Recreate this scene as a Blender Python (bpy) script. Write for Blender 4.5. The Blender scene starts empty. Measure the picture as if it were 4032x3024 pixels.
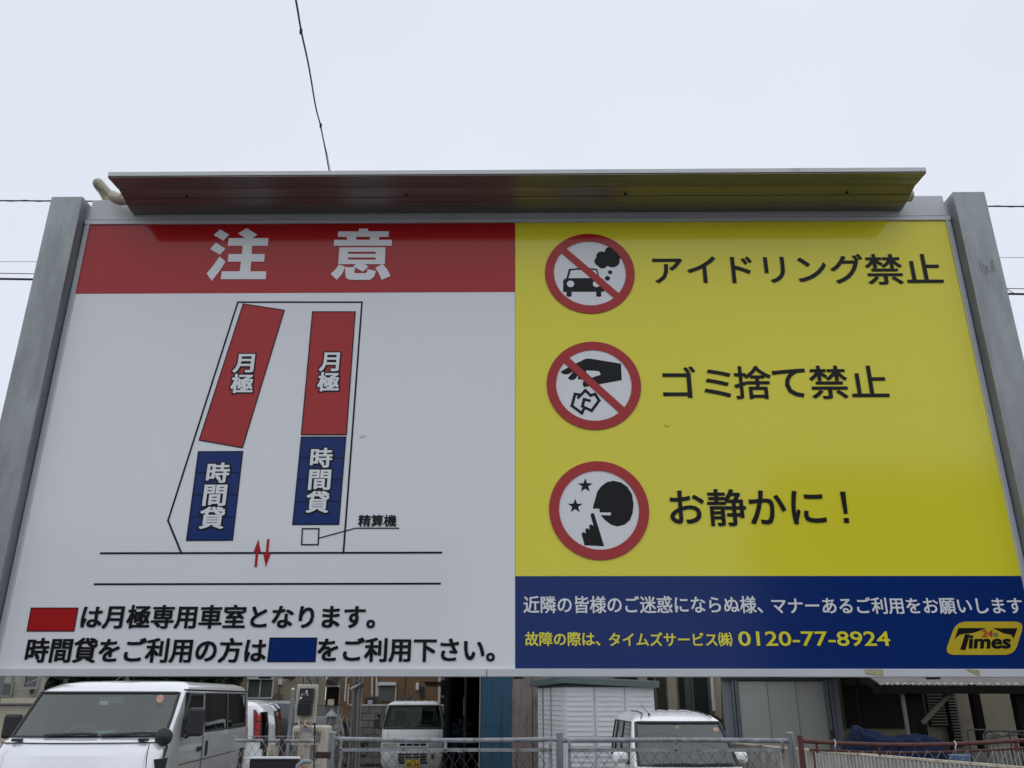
import bpy, bmesh, math, random
from mathutils import Vector, Matrix, geometry
rnd = random.Random(7)
S = bpy.context.scene
COL = S.collection

# ------------------------------------------------------------------ camera
FPX, EYE = 3261.0, 1.83
PITCH, ROLL = 0.362016, 0.001086
cp, sp = math.cos(PITCH), math.sin(PITCH)
FW = Vector((0, cp, sp)); U0 = Vector((0, -sp, cp)); R0 = Vector((1, 0, 0))
RT = R0*math.cos(ROLL)+U0*math.sin(ROLL); UP = U0*math.cos(ROLL)-R0*math.sin(ROLL)
cd = bpy.data.cameras.new('camera'); cam = bpy.data.objects.new('camera', cd); COL.objects.link(cam)
cd.sensor_width = 36; cd.lens = 36*FPX/4032; cd.clip_end = 1500; cd.clip_start = .05
M = Matrix((RT, UP, -FW)).transposed().to_4x4(); M.translation = (0, 0, EYE)
cam.matrix_world = M
S.camera = cam

# ------------------------------------------------------------------ sky, sun, exposure
SUN_EL, SUN_AZ = math.radians(82), math.radians(165)
w = bpy.data.worlds.new('World'); S.world = w; w.use_nodes = True
nt = w.node_tree; nd = nt.nodes; bg = nd['Background']
sky = nd.new('ShaderNodeTexSky'); sky.sky_type = 'NISHITA'; sky.sun_disc = False
sky.sun_elevation = SUN_EL; sky.sun_rotation = SUN_AZ; sky.air_density = 1; sky.dust_density = 4
mul = nd.new('ShaderNodeVectorMath'); mul.operation = 'SCALE'; mul.inputs['Scale'].default_value = .1
nt.links.new(sky.outputs[0], mul.inputs[0])
tc = nd.new('ShaderNodeTexCoord'); no = nd.new('ShaderNodeTexNoise')
no.inputs['Scale'].default_value = 1.6; no.inputs['Detail'].default_value = 3
nt.links.new(tc.outputs['Generated'], no.inputs['Vector'])
cr = nd.new('ShaderNodeValToRGB')
cr.color_ramp.elements[0].position = .25; cr.color_ramp.elements[0].color = (.72, .77, .87, 1)
cr.color_ramp.elements[1].position = .75; cr.color_ramp.elements[1].color = (.83, .88, .98, 1)
nt.links.new(no.outputs['Fac'], cr.inputs[0])
mx = nd.new('ShaderNodeMix'); mx.data_type = 'RGBA'; mx.inputs[0].default_value = .96
nt.links.new(mul.outputs[0], mx.inputs[6]); nt.links.new(cr.outputs[0], mx.inputs[7])
nt.links.new(mx.outputs[2], bg.inputs['Color']); bg.inputs['Strength'].default_value = 1.0
ld = bpy.data.lights.new('sun', 'SUN'); ld.energy = .65; ld.angle = math.radians(172); ld.color = (1, .97, .93)
sun = bpy.data.objects.new('sun', ld); COL.objects.link(sun)
sun.rotation_euler = (Vector((math.sin(SUN_AZ)*math.cos(SUN_EL), math.cos(SUN_AZ)*math.cos(SUN_EL), math.sin(SUN_EL)))).to_track_quat('Z', 'Y').to_euler()
sun.location = (0, 20, 40)
vs = S.view_settings; vs.view_transform = 'Standard'; vs.look = 'None'; vs.exposure = 0; vs.gamma = 1; vs.use_curve_mapping = False
S.cycles.max_bounces = 8; S.cycles.transparent_max_bounces = 16

# ------------------------------------------------------------------ helpers
def ray(px, py): return FW*FPX+RT*(px-2016)-UP*(py-1512)
def W(px, py, Y):
    d = ray(px, py); return Vector((0, 0, EYE))+d*(Y/d.y)
XF = {}
def T(name, label, cat, loc=(0, 0, 0), rz=0, group=None, kind=None):
    o = bpy.data.objects.new(name, None); COL.objects.link(o); o.location = loc; o.rotation_euler = (0, 0, rz)
    o.empty_display_size = .1
    o['label'] = label; o['category'] = cat
    if group: o['group'] = group
    XF[o.name] = Matrix.Translation(Vector(loc)) @ Matrix.Rotation(rz, 4, 'Z')
    return o
def tag(o, label=None, cat=None, group=None, kind=None):
    for k, v in (('label', label), ('category', cat), ('group', group), ('kind', kind)):
        if v: o[k] = v
    return o
class MB:
    def __init__(s): s.v = []; s.f = []
    def add(s, vs, fs):
        n = len(s.v); s.v += [Vector(v) for v in vs]; s.f += [tuple(i+n for i in f) for f in fs]; return s
    def box(s, a, b, m=None):
        x0, y0, z0 = a; x1, y1, z1 = b
        vs = [Vector(p) for p in ((x0,y0,z0),(x1,y0,z0),(x1,y1,z0),(x0,y1,z0),(x0,y0,z1),(x1,y0,z1),(x1,y1,z1),(x0,y1,z1))]
        if m is not None: vs = [m @ v for v in vs]
        return s.add(vs, [(3,2,1,0),(4,5,6,7),(0,1,5,4),(1,2,6,5),(2,3,7,6),(3,0,4,7)])
    def cbox(s, c, d, m=None):
        return s.box([c[i]-d[i]/2 for i in range(3)], [c[i]+d[i]/2 for i in range(3)], m)
    def bar(s, p, q, a, b=None, up=(0, 0, 1)):
        p, q = Vector(p), Vector(q); b = a if b is None else b; d = (q-p).normalized(); u = Vector(up)
        if abs(d.dot(u)) > .95: u = Vector((0, 1, 0))
        x = d.cross(u).normalized(); y = x.cross(d)
        vs = [e+x*i*a/2+y*j*b/2 for e in (p, q) for i, j in ((-1,-1),(1,-1),(1,1),(-1,1))]
        return s.add(vs, [(0,1,2,3),(7,6,5,4),(0,4,5,1),(1,5,6,2),(2,6,7,3),(3,7,4,0)])
    def tube(s, pts, r, n=8, cap=True):
        pts = [Vector(p) for p in pts]; m = len(pts); rs = r if isinstance(r, (list, tuple)) else [r]*m
        vs = []; prev = None
        for i, p in enumerate(pts):
            d = (pts[min(i+1, m-1)]-pts[max(i-1, 0)]).normalized()
            if prev is None:
                u = Vector((0, 0, 1)) if abs(d.z) < .9 else Vector((1, 0, 0))
                x = d.cross(u).normalized()
            else:
                x = (prev-d*prev.dot(d)).normalized()
            prev = x; y = d.cross(x)
            vs += [p+(x*math.cos(2*math.pi*k/n)+y*math.sin(2*math.pi*k/n))*rs[i] for k in range(n)]
        fs = [(i*n+k, i*n+(k+1) % n, (i+1)*n+(k+1) % n, (i+1)*n+k) for i in range(m-1) for k in range(n)]
        if cap: fs += [tuple(range(n))[::-1], tuple((m-1)*n+k for k in range(n))]
        return s.add(vs, fs)
    def prism(s, poly, fn, d0, d1):
        """poly: 2d points, fn(a, b, depth) -> point; closed solid between the two depths"""
        n = len(poly); a = [fn(p[0], p[1], d0) for p in poly]; b = [fn(p[0], p[1], d1) for p in poly]
        tri = geometry.tessellate_polygon([[Vector((p[0], p[1], 0)) for p in poly]])
        fs = [tuple(t) for t in tri]+[tuple(i+n for i in t[::-1]) for t in tri]+[(i, (i+1) % n, (i+1) % n+n, i+n) for i in range(n)]
        return s.add(a+b, fs)
    def lathe(s, prof, c=(0, 0, 0), n=16, ax='Z'):
        vs = []; c = Vector(c)
        for r, h in prof:
            for k in range(n):
                t = 2*math.pi*k/n; a, b = r*math.cos(t), r*math.sin(t)
                vs.append(c+Vector({'Z': (a, b, h), 'Y': (a, h, b), 'X': (h, a, b)}[ax]))
        m = len(prof)
        return s.add(vs, [(i*n+k, i*n+(k+1) % n, (i+1)*n+(k+1) % n, (i+1)*n+k) for i in range(m-1) for k in range(n)]+[tuple(range(n))[::-1], tuple((m-1)*n+k for k in range(n))])
    def mesh(s, name):
        me = bpy.data.meshes.new(name); me.from_pydata([tuple(v) for v in s.v], [], s.f); me.validate()
        bm = bmesh.new(); bm.from_mesh(me); bmesh.ops.recalc_face_normals(bm, faces=bm.faces); bm.to_mesh(me); bm.free()
        return me
    def build(s, name, mat, parent=None, world=True, smooth=False, bev=0, kind=None, label=None):
        inv = XF[parent.name].inverted() if (parent is not None and world) else None
        if inv is not None: s.v = [inv @ v for v in s.v]
        o = bpy.data.objects.new(name, s.mesh(name)); COL.objects.link(o); o.data.materials.append(mat)
        if parent is not None: o.parent = parent; XF[o.name] = XF[parent.name]
        else: XF[o.name] = Matrix()
        if smooth:
            for p in o.data.polygons: p.use_smooth = True
            md = o.modifiers.new('split', 'EDGE_SPLIT'); md.split_angle = math.radians(38)
        if bev:
            md = o.modifiers.new('bevel', 'BEVEL'); md.width = bev; md.segments = 2; md.limit_method = 'ANGLE'
        if kind: o['kind'] = kind
        if label: o['label'] = label
        return o
def inst(src, parent, loc=(0, 0, 0), rot=(0, 0, 0), name=None):
    o = src.copy(); 
    if name: o.name = name
    COL.objects.link(o); o.parent = parent; o.location = loc; o.rotation_euler = rot
    if parent is not None: XF[o.name] = XF[parent.name]
    return o

MATS = {}
def mat(name, col, rough=.6, metal=0, amt=.12, scale=6, bump=0, bscale=None, spec=.5, dirt=None, dscale=1.5, dlo=.5, dhi=.68, coat=0, streak=None, alpha=None):
    if name in MATS: return MATS[name]
    m = bpy.data.materials.new(name); m.use_nodes = True; t = m.node_tree; n = t.nodes; b = n['Principled BSDF']
    b.inputs['Roughness'].default_value = rough; b.inputs['Metallic'].default_value = metal
    b.inputs['Specular IOR Level'].default_value = spec; b.inputs['Coat Weight'].default_value = coat; b.inputs['Coat Roughness'].default_value = .05
    c = n.new('ShaderNodeTexCoord'); vec = c.outputs['Object']
    if streak:
        mp = n.new('ShaderNodeMapping'); mp.inputs['Scale'].default_value = streak; t.links.new(vec, mp.inputs[0]); vec = mp.outputs[0]
    nz = n.new('ShaderNodeTexNoise'); nz.inputs['Scale'].default_value = scale; nz.inputs['Detail'].default_value = 5; nz.inputs['Roughness'].default_value = .65
    t.links.new(vec, nz.inputs['Vector'])
    rp = n.new('ShaderNodeValToRGB'); lo = [x*(1-amt) for x in col]; hi = [min(1, x*(1+amt)) for x in col]
    rp.color_ramp.elements[0].position = .3; rp.color_ramp.elements[0].color = (*lo, 1)
    rp.color_ramp.elements[1].position = .7; rp.color_ramp.elements[1].color = (*hi, 1)
    t.links.new(nz.outputs['Fac'], rp.inputs[0]); out = rp.outputs[0]
    if dirt:
        n2 = n.new('ShaderNodeTexNoise'); n2.inputs['Scale'].default_value = dscale; n2.inputs['Detail'].default_value = 6; n2.inputs['Roughness'].default_value = .7
        t.links.new(vec, n2.inputs['Vector'])
        r2 = n.new('ShaderNodeMapRange'); r2.inputs[1].default_value = dlo; r2.inputs[2].default_value = dhi
        t.links.new(n2.outputs['Fac'], r2.inputs[0])
        mm = n.new('ShaderNodeMix'); mm.data_type = 'RGBA'; t.links.new(r2.outputs[0], mm.inputs[0]); t.links.new(out, mm.inputs[6]); mm.inputs[7].default_value = (*dirt, 1)
        out = mm.outputs[2]
    t.links.new(out, b.inputs['Base Color'])
    if bump:
        nb = n.new('ShaderNodeTexNoise'); nb.inputs['Scale'].default_value = bscale or scale*6; nb.inputs['Detail'].default_value = 4
        t.links.new(c.outputs['Object'], nb.inputs['Vector'])
        bp = n.new('ShaderNodeBump'); bp.inputs['Strength'].default_value = bump; bp.inputs['Distance'].default_value = .01
        t.links.new(nb.outputs['Fac'], bp.inputs['Height']); t.links.new(bp.outputs[0], b.inputs['Normal'])
    MATS[name] = m; return m
def glassmat(name, tint, refl=1.5, rough=.01):
    m = bpy.data.materials.new(name); m.use_nodes = True; t = m.node_tree; n = t.nodes; n.remove(n['Principled BSDF'])
    a = n.new('ShaderNodeBsdfTransparent'); a.inputs[0].default_value = (*tint, 1)
    g = n.new('ShaderNodeBsdfGlossy'); g.inputs['Roughness'].default_value = rough; g.inputs[0].default_value = (.93, 1, .975, 1)
    fr = n.new('ShaderNodeFresnel'); fr.inputs[0].default_value = refl
    nz = n.new('ShaderNodeTexNoise'); nz.inputs['Scale'].default_value = 2.2; c = n.new('ShaderNodeTexCoord'); t.links.new(c.outputs['Object'], nz.inputs['Vector'])
    bp = n.new('ShaderNodeBump'); bp.inputs['Strength'].default_value = .12; bp.inputs['Distance'].default_value = .01; t.links.new(nz.outputs['Fac'], bp.inputs['Height']); t.links.new(bp.outputs[0], g.inputs['Normal'])
    mx = n.new('ShaderNodeMixShader'); t.links.new(fr.outputs[0], mx.inputs[0]); t.links.new(a.outputs[0], mx.inputs[1]); t.links.new(g.outputs[0], mx.inputs[2])
    t.links.new(mx.outputs[0], n['Material Output'].inputs[0]); MATS[name] = m; return m
def bandmat(name, col, col2, axis, freq, width, rough=.7, amt=.1, brick=None):
    """siding / brick facing too far off to tell its pieces apart"""
    m = mat(name, col, rough, amt=amt, scale=3, bump=.2, bscale=40); t = m.node_tree; n = t.nodes; b = n['Principled BSDF']
    c = n.new('ShaderNodeTexCoord'); br = n.new('ShaderNodeTexBrick')
    mp = n.new('ShaderNodeMapping'); mp.inputs['Rotation'].default_value = (math.radians(90), 0, 0) if axis == 'XZ' else (0, 0, 0)
    sx = n.new('ShaderNodeSeparateXYZ'); cx = n.new('ShaderNodeCombineXYZ'); t.links.new(c.outputs['Object'], sx.inputs[0])
    t.links.new(sx.outputs[0 if axis == 'XZ' else 1], cx.inputs[0]); t.links.new(sx.outputs[2], cx.inputs[1]); t.links.new(cx.outputs[0], br.inputs['Vector'])
    br.inputs['Scale'].default_value = 1; br.inputs['Brick Width'].default_value = brick or .25; br.inputs['Row Height'].default_value = freq; br.inputs['Mortar Size'].default_value = width
    br.inputs['Color1'].default_value = (*col, 1); br.inputs['Color2'].default_value = (*[x*.82 for x in col], 1); br.inputs['Mortar'].default_value = (*col2, 1)
    old = b.inputs['Base Color'].links[0].from_socket
    mm = n.new('ShaderNodeMix'); mm.data_type = 'RGBA'; mm.inputs[0].default_value = .75; t.links.new(old, mm.inputs[6]); t.links.new(br.outputs[0], mm.inputs[7]); t.links.new(mm.outputs[2], b.inputs['Base Color'])
    return m

# ------------------------------------------------------------------ materials
asphalt = mat('asphalt', (.06, .06, .062), .9, amt=.3, scale=30, bump=.5, bscale=120, dirt=(.1, .095, .085), dscale=.6)
gravel = mat('gravel', (.16, .15, .13), .95, amt=.45, scale=25, bump=.8, bscale=60, dirt=(.07, .08, .04), dscale=.8)
sign_white = mat('sign_white', (.83, .845, .87), .12, amt=.012, scale=2, spec=.35, dirt=(.62, .62, .6), dscale=9, dlo=.73, dhi=.8)
sign_red = mat('sign_red', (.42, .014, .016), .12, amt=.03, scale=3, spec=.35)
sign_yellow = mat('sign_yellow', (.84, .76, .04), .10, amt=.02, scale=2, spec=.42, dirt=(.5, .46, .05), dscale=14, dlo=.74, dhi=.8)
sign_blue = mat('sign_blue', (.006, .030, .165), .14, amt=.03, scale=3, spec=.2)
ink = mat('black_film', (.008, .008, .010), .3, amt=.1, spec=.18)
film_white = mat('white_film', (.80, .815, .84), .2, amt=.015, spec=.35)
alu_white = mat('white_aluminium', (.62, .64, .67), .35, amt=.04, scale=8, spec=.5, dirt=(.48, .47, .44), dscale=5, dlo=.62, dhi=.8)
alu_brush = mat('reflector_aluminium', (.26, .25, .235), .36, .55, amt=.14, scale=3, streak=(1.0, 40, 4), dirt=(.25, .24, .22), dscale=2.2, dlo=.55, dhi=.8)
lip_mat = mat('lip_aluminium', (.55, .57, .57), .4, .2, amt=.08, scale=12, dirt=(.3, .32, .25), dscale=14, dlo=.6, dhi=.75)
galv = mat('galvanised_steel', (.29, .31, .315), .42, .7, amt=.10, scale=22, bump=.05, bscale=140, streak=(2.2, 2.2, .5), dirt=(.22, .238, .242), dscale=5, dlo=.45, dhi=.62)
galv_old = mat('weathered_galvanised_pipe', (.29, .31, .33), .65, .2, amt=.25, scale=14, bump=.15, bscale=120, dirt=(.15, .12, .09), dscale=9, dlo=.5, dhi=.68)
wire_dark = mat('dark_wire', (.035, .04, .045), .6, amt=.2)
wire_light = mat('grey_wire', (.34, .34, .33), .6, .2, amt=.25, scale=30)
cream_pl = mat('cream_plastic', (.62, .57, .44), .5, amt=.08, scale=8, dirt=(.35, .32, .24), dscale=10)
rust = mat('rust_brown_paint', (.095, .028, .022), .7, amt=.3, scale=15, bump=.3, dirt=(.10, .045, .03), dscale=10)
rusty_white = mat('rust_streaked_paint', (.42, .40, .35), .6, amt=.12, streak=(6, 6, 1.2), dirt=(.33, .13, .045), dscale=2.6, dlo=.48, dhi=.58)
cream_box = mat('cream_box', (.46, .435, .345), .55, amt=.1, scale=8, dirt=(.24, .215, .16), dscale=6)
black_pl = mat('black_plastic', (.02, .02, .022), .45, amt=.2, bump=.1)
rubber = mat('tyre_rubber', (.02, .02, .02), .85, amt=.2)
dark = mat('dark_void', (.012, .012, .012), .9, amt=.3)
seal = mat('window_seal', (.014, .014, .016), .5, amt=.1)
interior = mat('car_interior', (.15, .155, .158), .8, amt=.2)
seatm = mat('seat_fabric', (.13, .135, .14), .9, amt=.2, scale=30)
silver = mat('silver_car_paint', (.74, .75, .77), .28, .5, amt=.02, scale=3, coat=.9)
white_car = mat('white_car_paint', (.82, .83, .835), .3, amt=.02, scale=3, coat=.8, dirt=(.5, .48, .44), dscale=3, dlo=.66, dhi=.8)
truck_white = mat('dull_white_truck_paint', (.60, .61, .60), .4, amt=.05, scale=3, coat=.25, dirt=(.40, .38, .33), dscale=3, dlo=.55, dhi=.75)
blue_car = mat('pale_blue_car_paint', (.30, .42, .52), .3, .2, amt=.03, coat=.8)
dark_car = mat('charcoal_car_paint', (.035, .04, .05), .3, .2, amt=.03, coat=.8)
glass = glassmat('car_glass', (.78, .90, .85), 1.95, .02)
glass_truck = glassmat('truck_glass', (.38, .46, .42), 1.3)
glass_dark = glassmat('privacy_glass', (.05, .055, .055), 1.5)
house_glass = mat('house_window_glass', (.02, .028, .028), .06, amt=.15, scale=3, spec=.7)
red_lens = mat('red_lamp_lens', (.55, .015, .015), .12, amt=.15, spec=.6, coat=.6)
red_lens_dark = mat('dark_red_lens', (.16, .008, .008), .12, amt=.15, spec=.6, coat=.6)
clear_lens = mat('headlamp_lens', (.35, .35, .33), .12, amt=.2, spec=.6, coat=.5)
chrome = mat('chrome', (.7, .7, .7), .15, 1, amt=.03)
plate_y = mat('yellow_plate', (.55, .36, .02), .4, amt=.05)

# ================================================================== THE NOTICE BOARD
BW, BH = 2.4, 1.18348; BYAW = -.0114333
BC = Vector((.00891, 2.014063, EYE+.062557))            # centre of the lower edge of the printed face
BT = Vector((math.cos(BYAW), math.sin(BYAW), 0)); BN = Vector((math.sin(BYAW), -math.cos(BYAW), 0))
def B(px, py):
    d = ray(px, py); o = Vector((0, 0, EYE)); t = (BC-o).dot(BN)/d.dot(BN); p = o+d*t
    return ((p-BC).dot(BT), p.z-BC.z)
def bp(u, v, d=0): return (u, -d, v+BC.z)               # board local: d = metres in front of the face
board = T('notice_board', 'large red, white, yellow and blue car park notice board between two galvanised posts', 'sign', (BC.x, BC.y, 0), BYAW)
def bb(u0, v0, u1, v1, d0, d1): return MB().box((u0, -d1, v0+BC.z), (u1, -d0, v1+BC.z))
def onboard(mb, name, m, parent=board, **k): return mb.build(name, m, parent, world=False, **k)
seam = B(2028.5, 1700)[0]
v_red = B(1000, 1154)[1]; v_blue = B(3000, 2268)[1]
lp = onboard(bb(-BW/2, 0, seam-.0005, BH, -.004, 0), 'panel', sign_white)
rp = onboard(bb(seam+.0005, 0, BW/2, BH, -.004, 0), 'panel', sign_yellow, label='yellow panel with a blue foot')
hdr = onboard(bb(-BW/2, v_red, seam-.0005, BH, .0003, .0006), 'header_band', sign_red)
ftr = onboard(bb(seam+.0005, 0, BW/2, v_blue, .0003, .0006), 'footer_band', sign_blue)
onboard(bb(-BW/2-.01, -.012, BW/2+.01, BH+.012, -.03, -.0045), 'backing_sheet', alu_white)

# lettering: real glyph outlines of Blender's own font, thickened, lying as film on the panel
GC = {}
def glyphs(s):
    if s not in GC:
        c = bpy.data.curves.new('lettering', 'FONT'); c.body = s; c.resolution_u = 3; c.fill_mode = 'FRONT'
        o = bpy.data.objects.new('lettering', c); COL.objects.link(o); bpy.context.view_layer.update()
        me = o.evaluated_get(bpy.context.evaluated_depsgraph_get()).to_mesh()
        v = [(a.co.x, a.co.y) for a in me.vertices]; f = [tuple(p.vertices) for p in me.polygons]
        bpy.data.objects.remove(o); bpy.data.curves.remove(c)
        GC[s] = (v, f)
    return GC[s]
def letter(mb, s, u0, v0, u1, v1, d, rx, ry, grow=0, shear=0, n=12):
    v, f = glyphs(s); xs = [a[0] for a in v]; ys = [a[1] for a in v]
    x0, x1, y0, y1 = min(xs)-rx, max(xs)+rx, min(ys)-ry, max(ys)+ry
    sx, sy = (u1-u0)/(x1-x0), (v1-v0)/(y1-y0)
    RX, RY = rx*sx+grow, ry*sy+grow
    sq = ((1, 0), (1, .5), (.94, .94), (.5, 1), (0, 1), (-.5, 1), (-.94, .94), (-1, .5), (-1, 0), (-1, -.5), (-.94, -.94), (-.5, -1), (0, -1), (.5, -1), (.94, -.94), (1, -.5))
    steps = [(0, 0)]+[(RX*a, RY*b) for a, b in sq] if max(RX, RY) > 0 else [(0, 0)]
    if grow: steps += [(.5*RX*math.cos(2*math.pi*k/6), .5*RY*math.sin(2*math.pi*k/6)) for k in range(6)]
    for i, (ox, oy) in enumerate(steps):
        P = []
        for a, b in v:
            uu, vv = u0+(a-x0)*sx+ox, v0+(b-y0)*sy+oy
            P.append(bp(uu+shear*(vv-v0), vv, d+i*2.5e-5))
        mb.add(P, f)
def letter_px(mb, s, x0, y0, x1, y1, d=.0018, rx=.02, ry=.015, grow=0, shear=0):
    ym = (y0+y1)/2; xm = (x0+x1)/2
    letter(mb, s, B(x0, ym)[0], B(xm, y1)[1], B(x1, ym)[0], B(xm, y0)[1], d, rx, ry, grow, shear)
def line_of(specs, m, d=.0018, rx=.02, ry=.015, parent=board, name='lettering', grow=0):
    for sp_ in specs:
        mb = MB(); letter_px(mb, *sp_, d=d, rx=rx, ry=ry, grow=grow); o = onboard(mb, name, m, parent)
    return o
def drawn(ox, oy, polys):
    mb = MB()
    for k, po in enumerate(polys): mb.prism([B(ox+x/2.011, oy+y/2.011) for x, y in po], lambda a, b, q: bp(a, b, q), .0018, .0020+k*2.5e-5)
    return onboard(mb, 'lettering', film_white)
drawn(0, 600, [[(1745,612),(1817,655),(1770,702),(1695,657)], [(1712,717),(1786,765),(1745,813),(1666,768)], [(1740,828),(1788,868),(1745,935),(1680,1020),(1638,962),(1690,900)],
    [(1955,603),(2040,655),(1995,684),(1948,684),(1887,645)], [(1812,682),(2127,682),(2122,742),(1805,742)], [(1925,740),(1998,740),(1985,947),(1900,947)], [(1812,808),(2098,808),(2093,868),(1805,868)], [(1758,945),(2110,945),(2105,1007),(1750,1007)]])
drawn(1000, 600, [[(832,607),(905,607),(905,630),(830,630)], [(668,628),(1070,628),(1067,672),(665,672)], [(733,670),(806,670),(812,697),(742,697)], [(922,670),(997,670),(987,697),(918,697)], [(637,695),(1092,695),(1090,742),(633,742)],
    [(678,755),(748,755),(744,888),(668,888)], [(966,755),(1042,755),(1037,888),(964,888)], [(740,755),(970,755),(970,790),(740,790)], [(740,807),(970,807),(970,835),(740,835)], [(740,853),(970,853),(970,888),(740,888)],
    [(675,892),(723,908),(700,965),(657,1012),(608,965),(642,935)], [(722,912),(803,912),(796,948),(802,960),(885,960),(896,950),(900,928),(967,942),(952,988),(920,1012),(760,1012),(732,998),(724,970)],
    [(815,880),(866,880),(908,908),(865,948),(788,907)], [(1018,885),(1060,935),(1082,982),(1012,1012),(990,960),(962,918)]])
line_of([('は月極専用車室となります。', 322, 2381, 1479, 2476)], ink, rx=.03, ry=.02)
line_of([('時間貸をご利用の方は', 104, 2511, 1050, 2610)], ink, rx=.03, ry=.02)
line_of([('をご利用下さい。', 1251, 2510, 1949, 2607)], ink, rx=.03, ry=.02)
line_of([('アイドリング', 2570, 1003, 3401, 1118), ('禁止', 3408, 1001, 3705, 1121)], ink, rx=.012, ry=.010)
line_of([('ゴミ', 2608, 1443, 2879, 1567), ('捨', 2890, 1441, 3037, 1572), ('て', 3043, 1452, 3174, 1565), ('禁止', 3188, 1440, 3493, 1571)], ink, rx=.012, ry=.010)
line_of([('お', 2636, 1932, 2773, 2063), ('静', 2785, 1926, 2937, 2072), ('か', 2949, 1931, 3094, 2065), ('に', 3115, 1933, 3248, 2065)], ink, rx=.014, ry=.012)
exc = MB()
for i, pp in enumerate(([(3306, 1936), (3327, 1936), (3337, 2023), (3322, 2023)], [(3321, 2040), (3341, 2040), (3343, 2059), (3323, 2059)])): exc.prism([B(*p) for p in pp], lambda a, b, q: bp(a, b, q), .0018, .0021)
onboard(exc, 'exclamation_mark', ink)
line_of([('近隣の皆様のご迷惑にならぬ様、', 2061, 2347, 3001, 2415), ('マナーあるご利用をお願いします', 3037, 2352, 4024, 2418)], film_white, rx=.018, ry=.012)
line_of([('故障の際は、', 2067, 2488, 2363, 2544), ('タイムズサービス', 2397, 2490, 2823, 2544), ('㈱', 2828, 2489, 2882, 2546), ], sign_yellow, rx=.022, ry=.014)
line_of([('0120-77-8924', 2906, 2486, 3502, 2544)], sign_yellow, rx=.012, ry=.010)
# the site plan
def quad(mb, pts, d, t=.0003):
    return mb.prism([B(*p) for p in pts], lambda a, b, q: bp(a, b, q), d, d+t)
def stroke(mb, pts, wd, d, closed=False, px=True):
    P = [Vector(B(*p)) if px else Vector(p) for p in pts]
    if closed: P = P+[P[0]]
    for i in range(len(P)-1):
        a, b = P[i], P[i+1]; t = (b-a).normalized(); n = Vector((-t.y, t.x))*wd/2; a = a-t*wd/2; b = b+t*wd/2
        mb.prism([a+n, b+n, b-n, a-n], lambda x, y, q: bp(x, y, q), d+i*2e-5, d+.0002+i*2e-5)
    return mb
LW = .0045
mb = stroke(MB(), [(1352.5, 2178), (1425.5, 1190), (937, 1190), (662, 2050), (714, 2177)], LW, .0006)
onboard(mb, 'site_outline', ink)
onboard(stroke(MB(), [(398, 2178.5), (1737, 2176)], LW, .0009), 'road_line', ink)
onboard(stroke(MB(), [(374, 2300.5), (1732, 2298)], LW, .0006), 'road_line', ink)
for col, nm, pts, divs, chars in (
    (sign_red, 'bay_block', [(958, 1197), (1120, 1222), (955, 1763), (785, 1733)], [], [('月', 920, 1395, 1002, 1468), ('極', 910, 1473, 999, 1549)]),
    (sign_red, 'bay_block', [(1231, 1228), (1399, 1228), (1364, 1712), (1187, 1712)], [], [('月', 1259, 1389, 1337, 1463), ('極', 1251, 1466, 1337, 1542)]),
    (sign_blue, 'bay_block', [(782, 1779), (956, 1778), (916, 2127), (735, 2128)], [1862, 1949, 2036], [('時', 815, 1822, 905, 1902), ('間', 802, 1909, 893, 1993), ('貸', 787, 1996, 885, 2083)]),
    (sign_blue, 'bay_block', [(1187, 1721), (1362, 1721), (1334, 2065), (1153, 2065)], [1803, 1889, 1975], [('時', 1223, 1764, 1310, 1842), ('間', 1216, 1850, 1303, 1930), ('貸', 1206, 1934, 1296, 2020)])):
    o = onboard(quad(MB(), pts, .0006), nm, col)
    k = stroke(MB(), pts, .0028, .0010, closed=True)
    for y in divs:
        t = (y-pts[0][1])/(pts[3][1]-pts[0][1]); xl = pts[0][0]+(pts[3][0]-pts[0][0])*t; xr = pts[1][0]+(pts[2][0]-pts[1][0])*t
        stroke(k, [(xl, y), (xr, y)], .0024, .0010)
    onboard(k, 'bay_border', ink, o)
    line_of(chars, ink, d=.0013, rx=.03, ry=.022, parent=o, name='lettering_outline', grow=.0036)
    line_of(chars, film_white, d=.0020, rx=.03, ry=.022, parent=o)
for col, pts in ((sign_red, [(124, 2394), (308, 2394), (292, 2485), (107, 2485)]), (sign_blue, [(1064, 2512), (1248, 2512), (1241, 2605), (1054, 2605)])):
    o = onboard(quad(MB(), pts, .0006), 'legend_block', col); onboard(stroke(MB(), pts, .0022, .0010, closed=True), 'block_border', ink, o)
onboard(stroke(stroke(MB(), [(1191, 2082), (1256, 2082), (1253, 2145), (1188, 2145)], .0034, .0006, closed=True), [(1256, 2119), (1400, 2080), (1570, 2080)], .0026, .0012), 'machine_marker', ink)
line_of([('精算機', 1411, 2027, 1562, 2074)], ink, rx=.024, ry=.016)
for (tx, ty), (bx, by) in (((1018, 2123), (1007, 2233)), ((1047, 2233), (1057, 2123))):
    a, b = Vector(B(tx, ty)), Vector(B(bx, by)); t = (a-b).normalized(); n = Vector((-t.y, t.x)); hl = .034
    onboard(MB().prism([a, a-t*hl+n*.0095, a-t*hl*.86+n*.003, b+n*.003, b-n*.003, a-t*hl*.86-n*.003, a-t*hl-n*.0095], lambda x, y, q: bp(x, y, q), .0012, .0015), 'arrow', sign_red)
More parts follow.
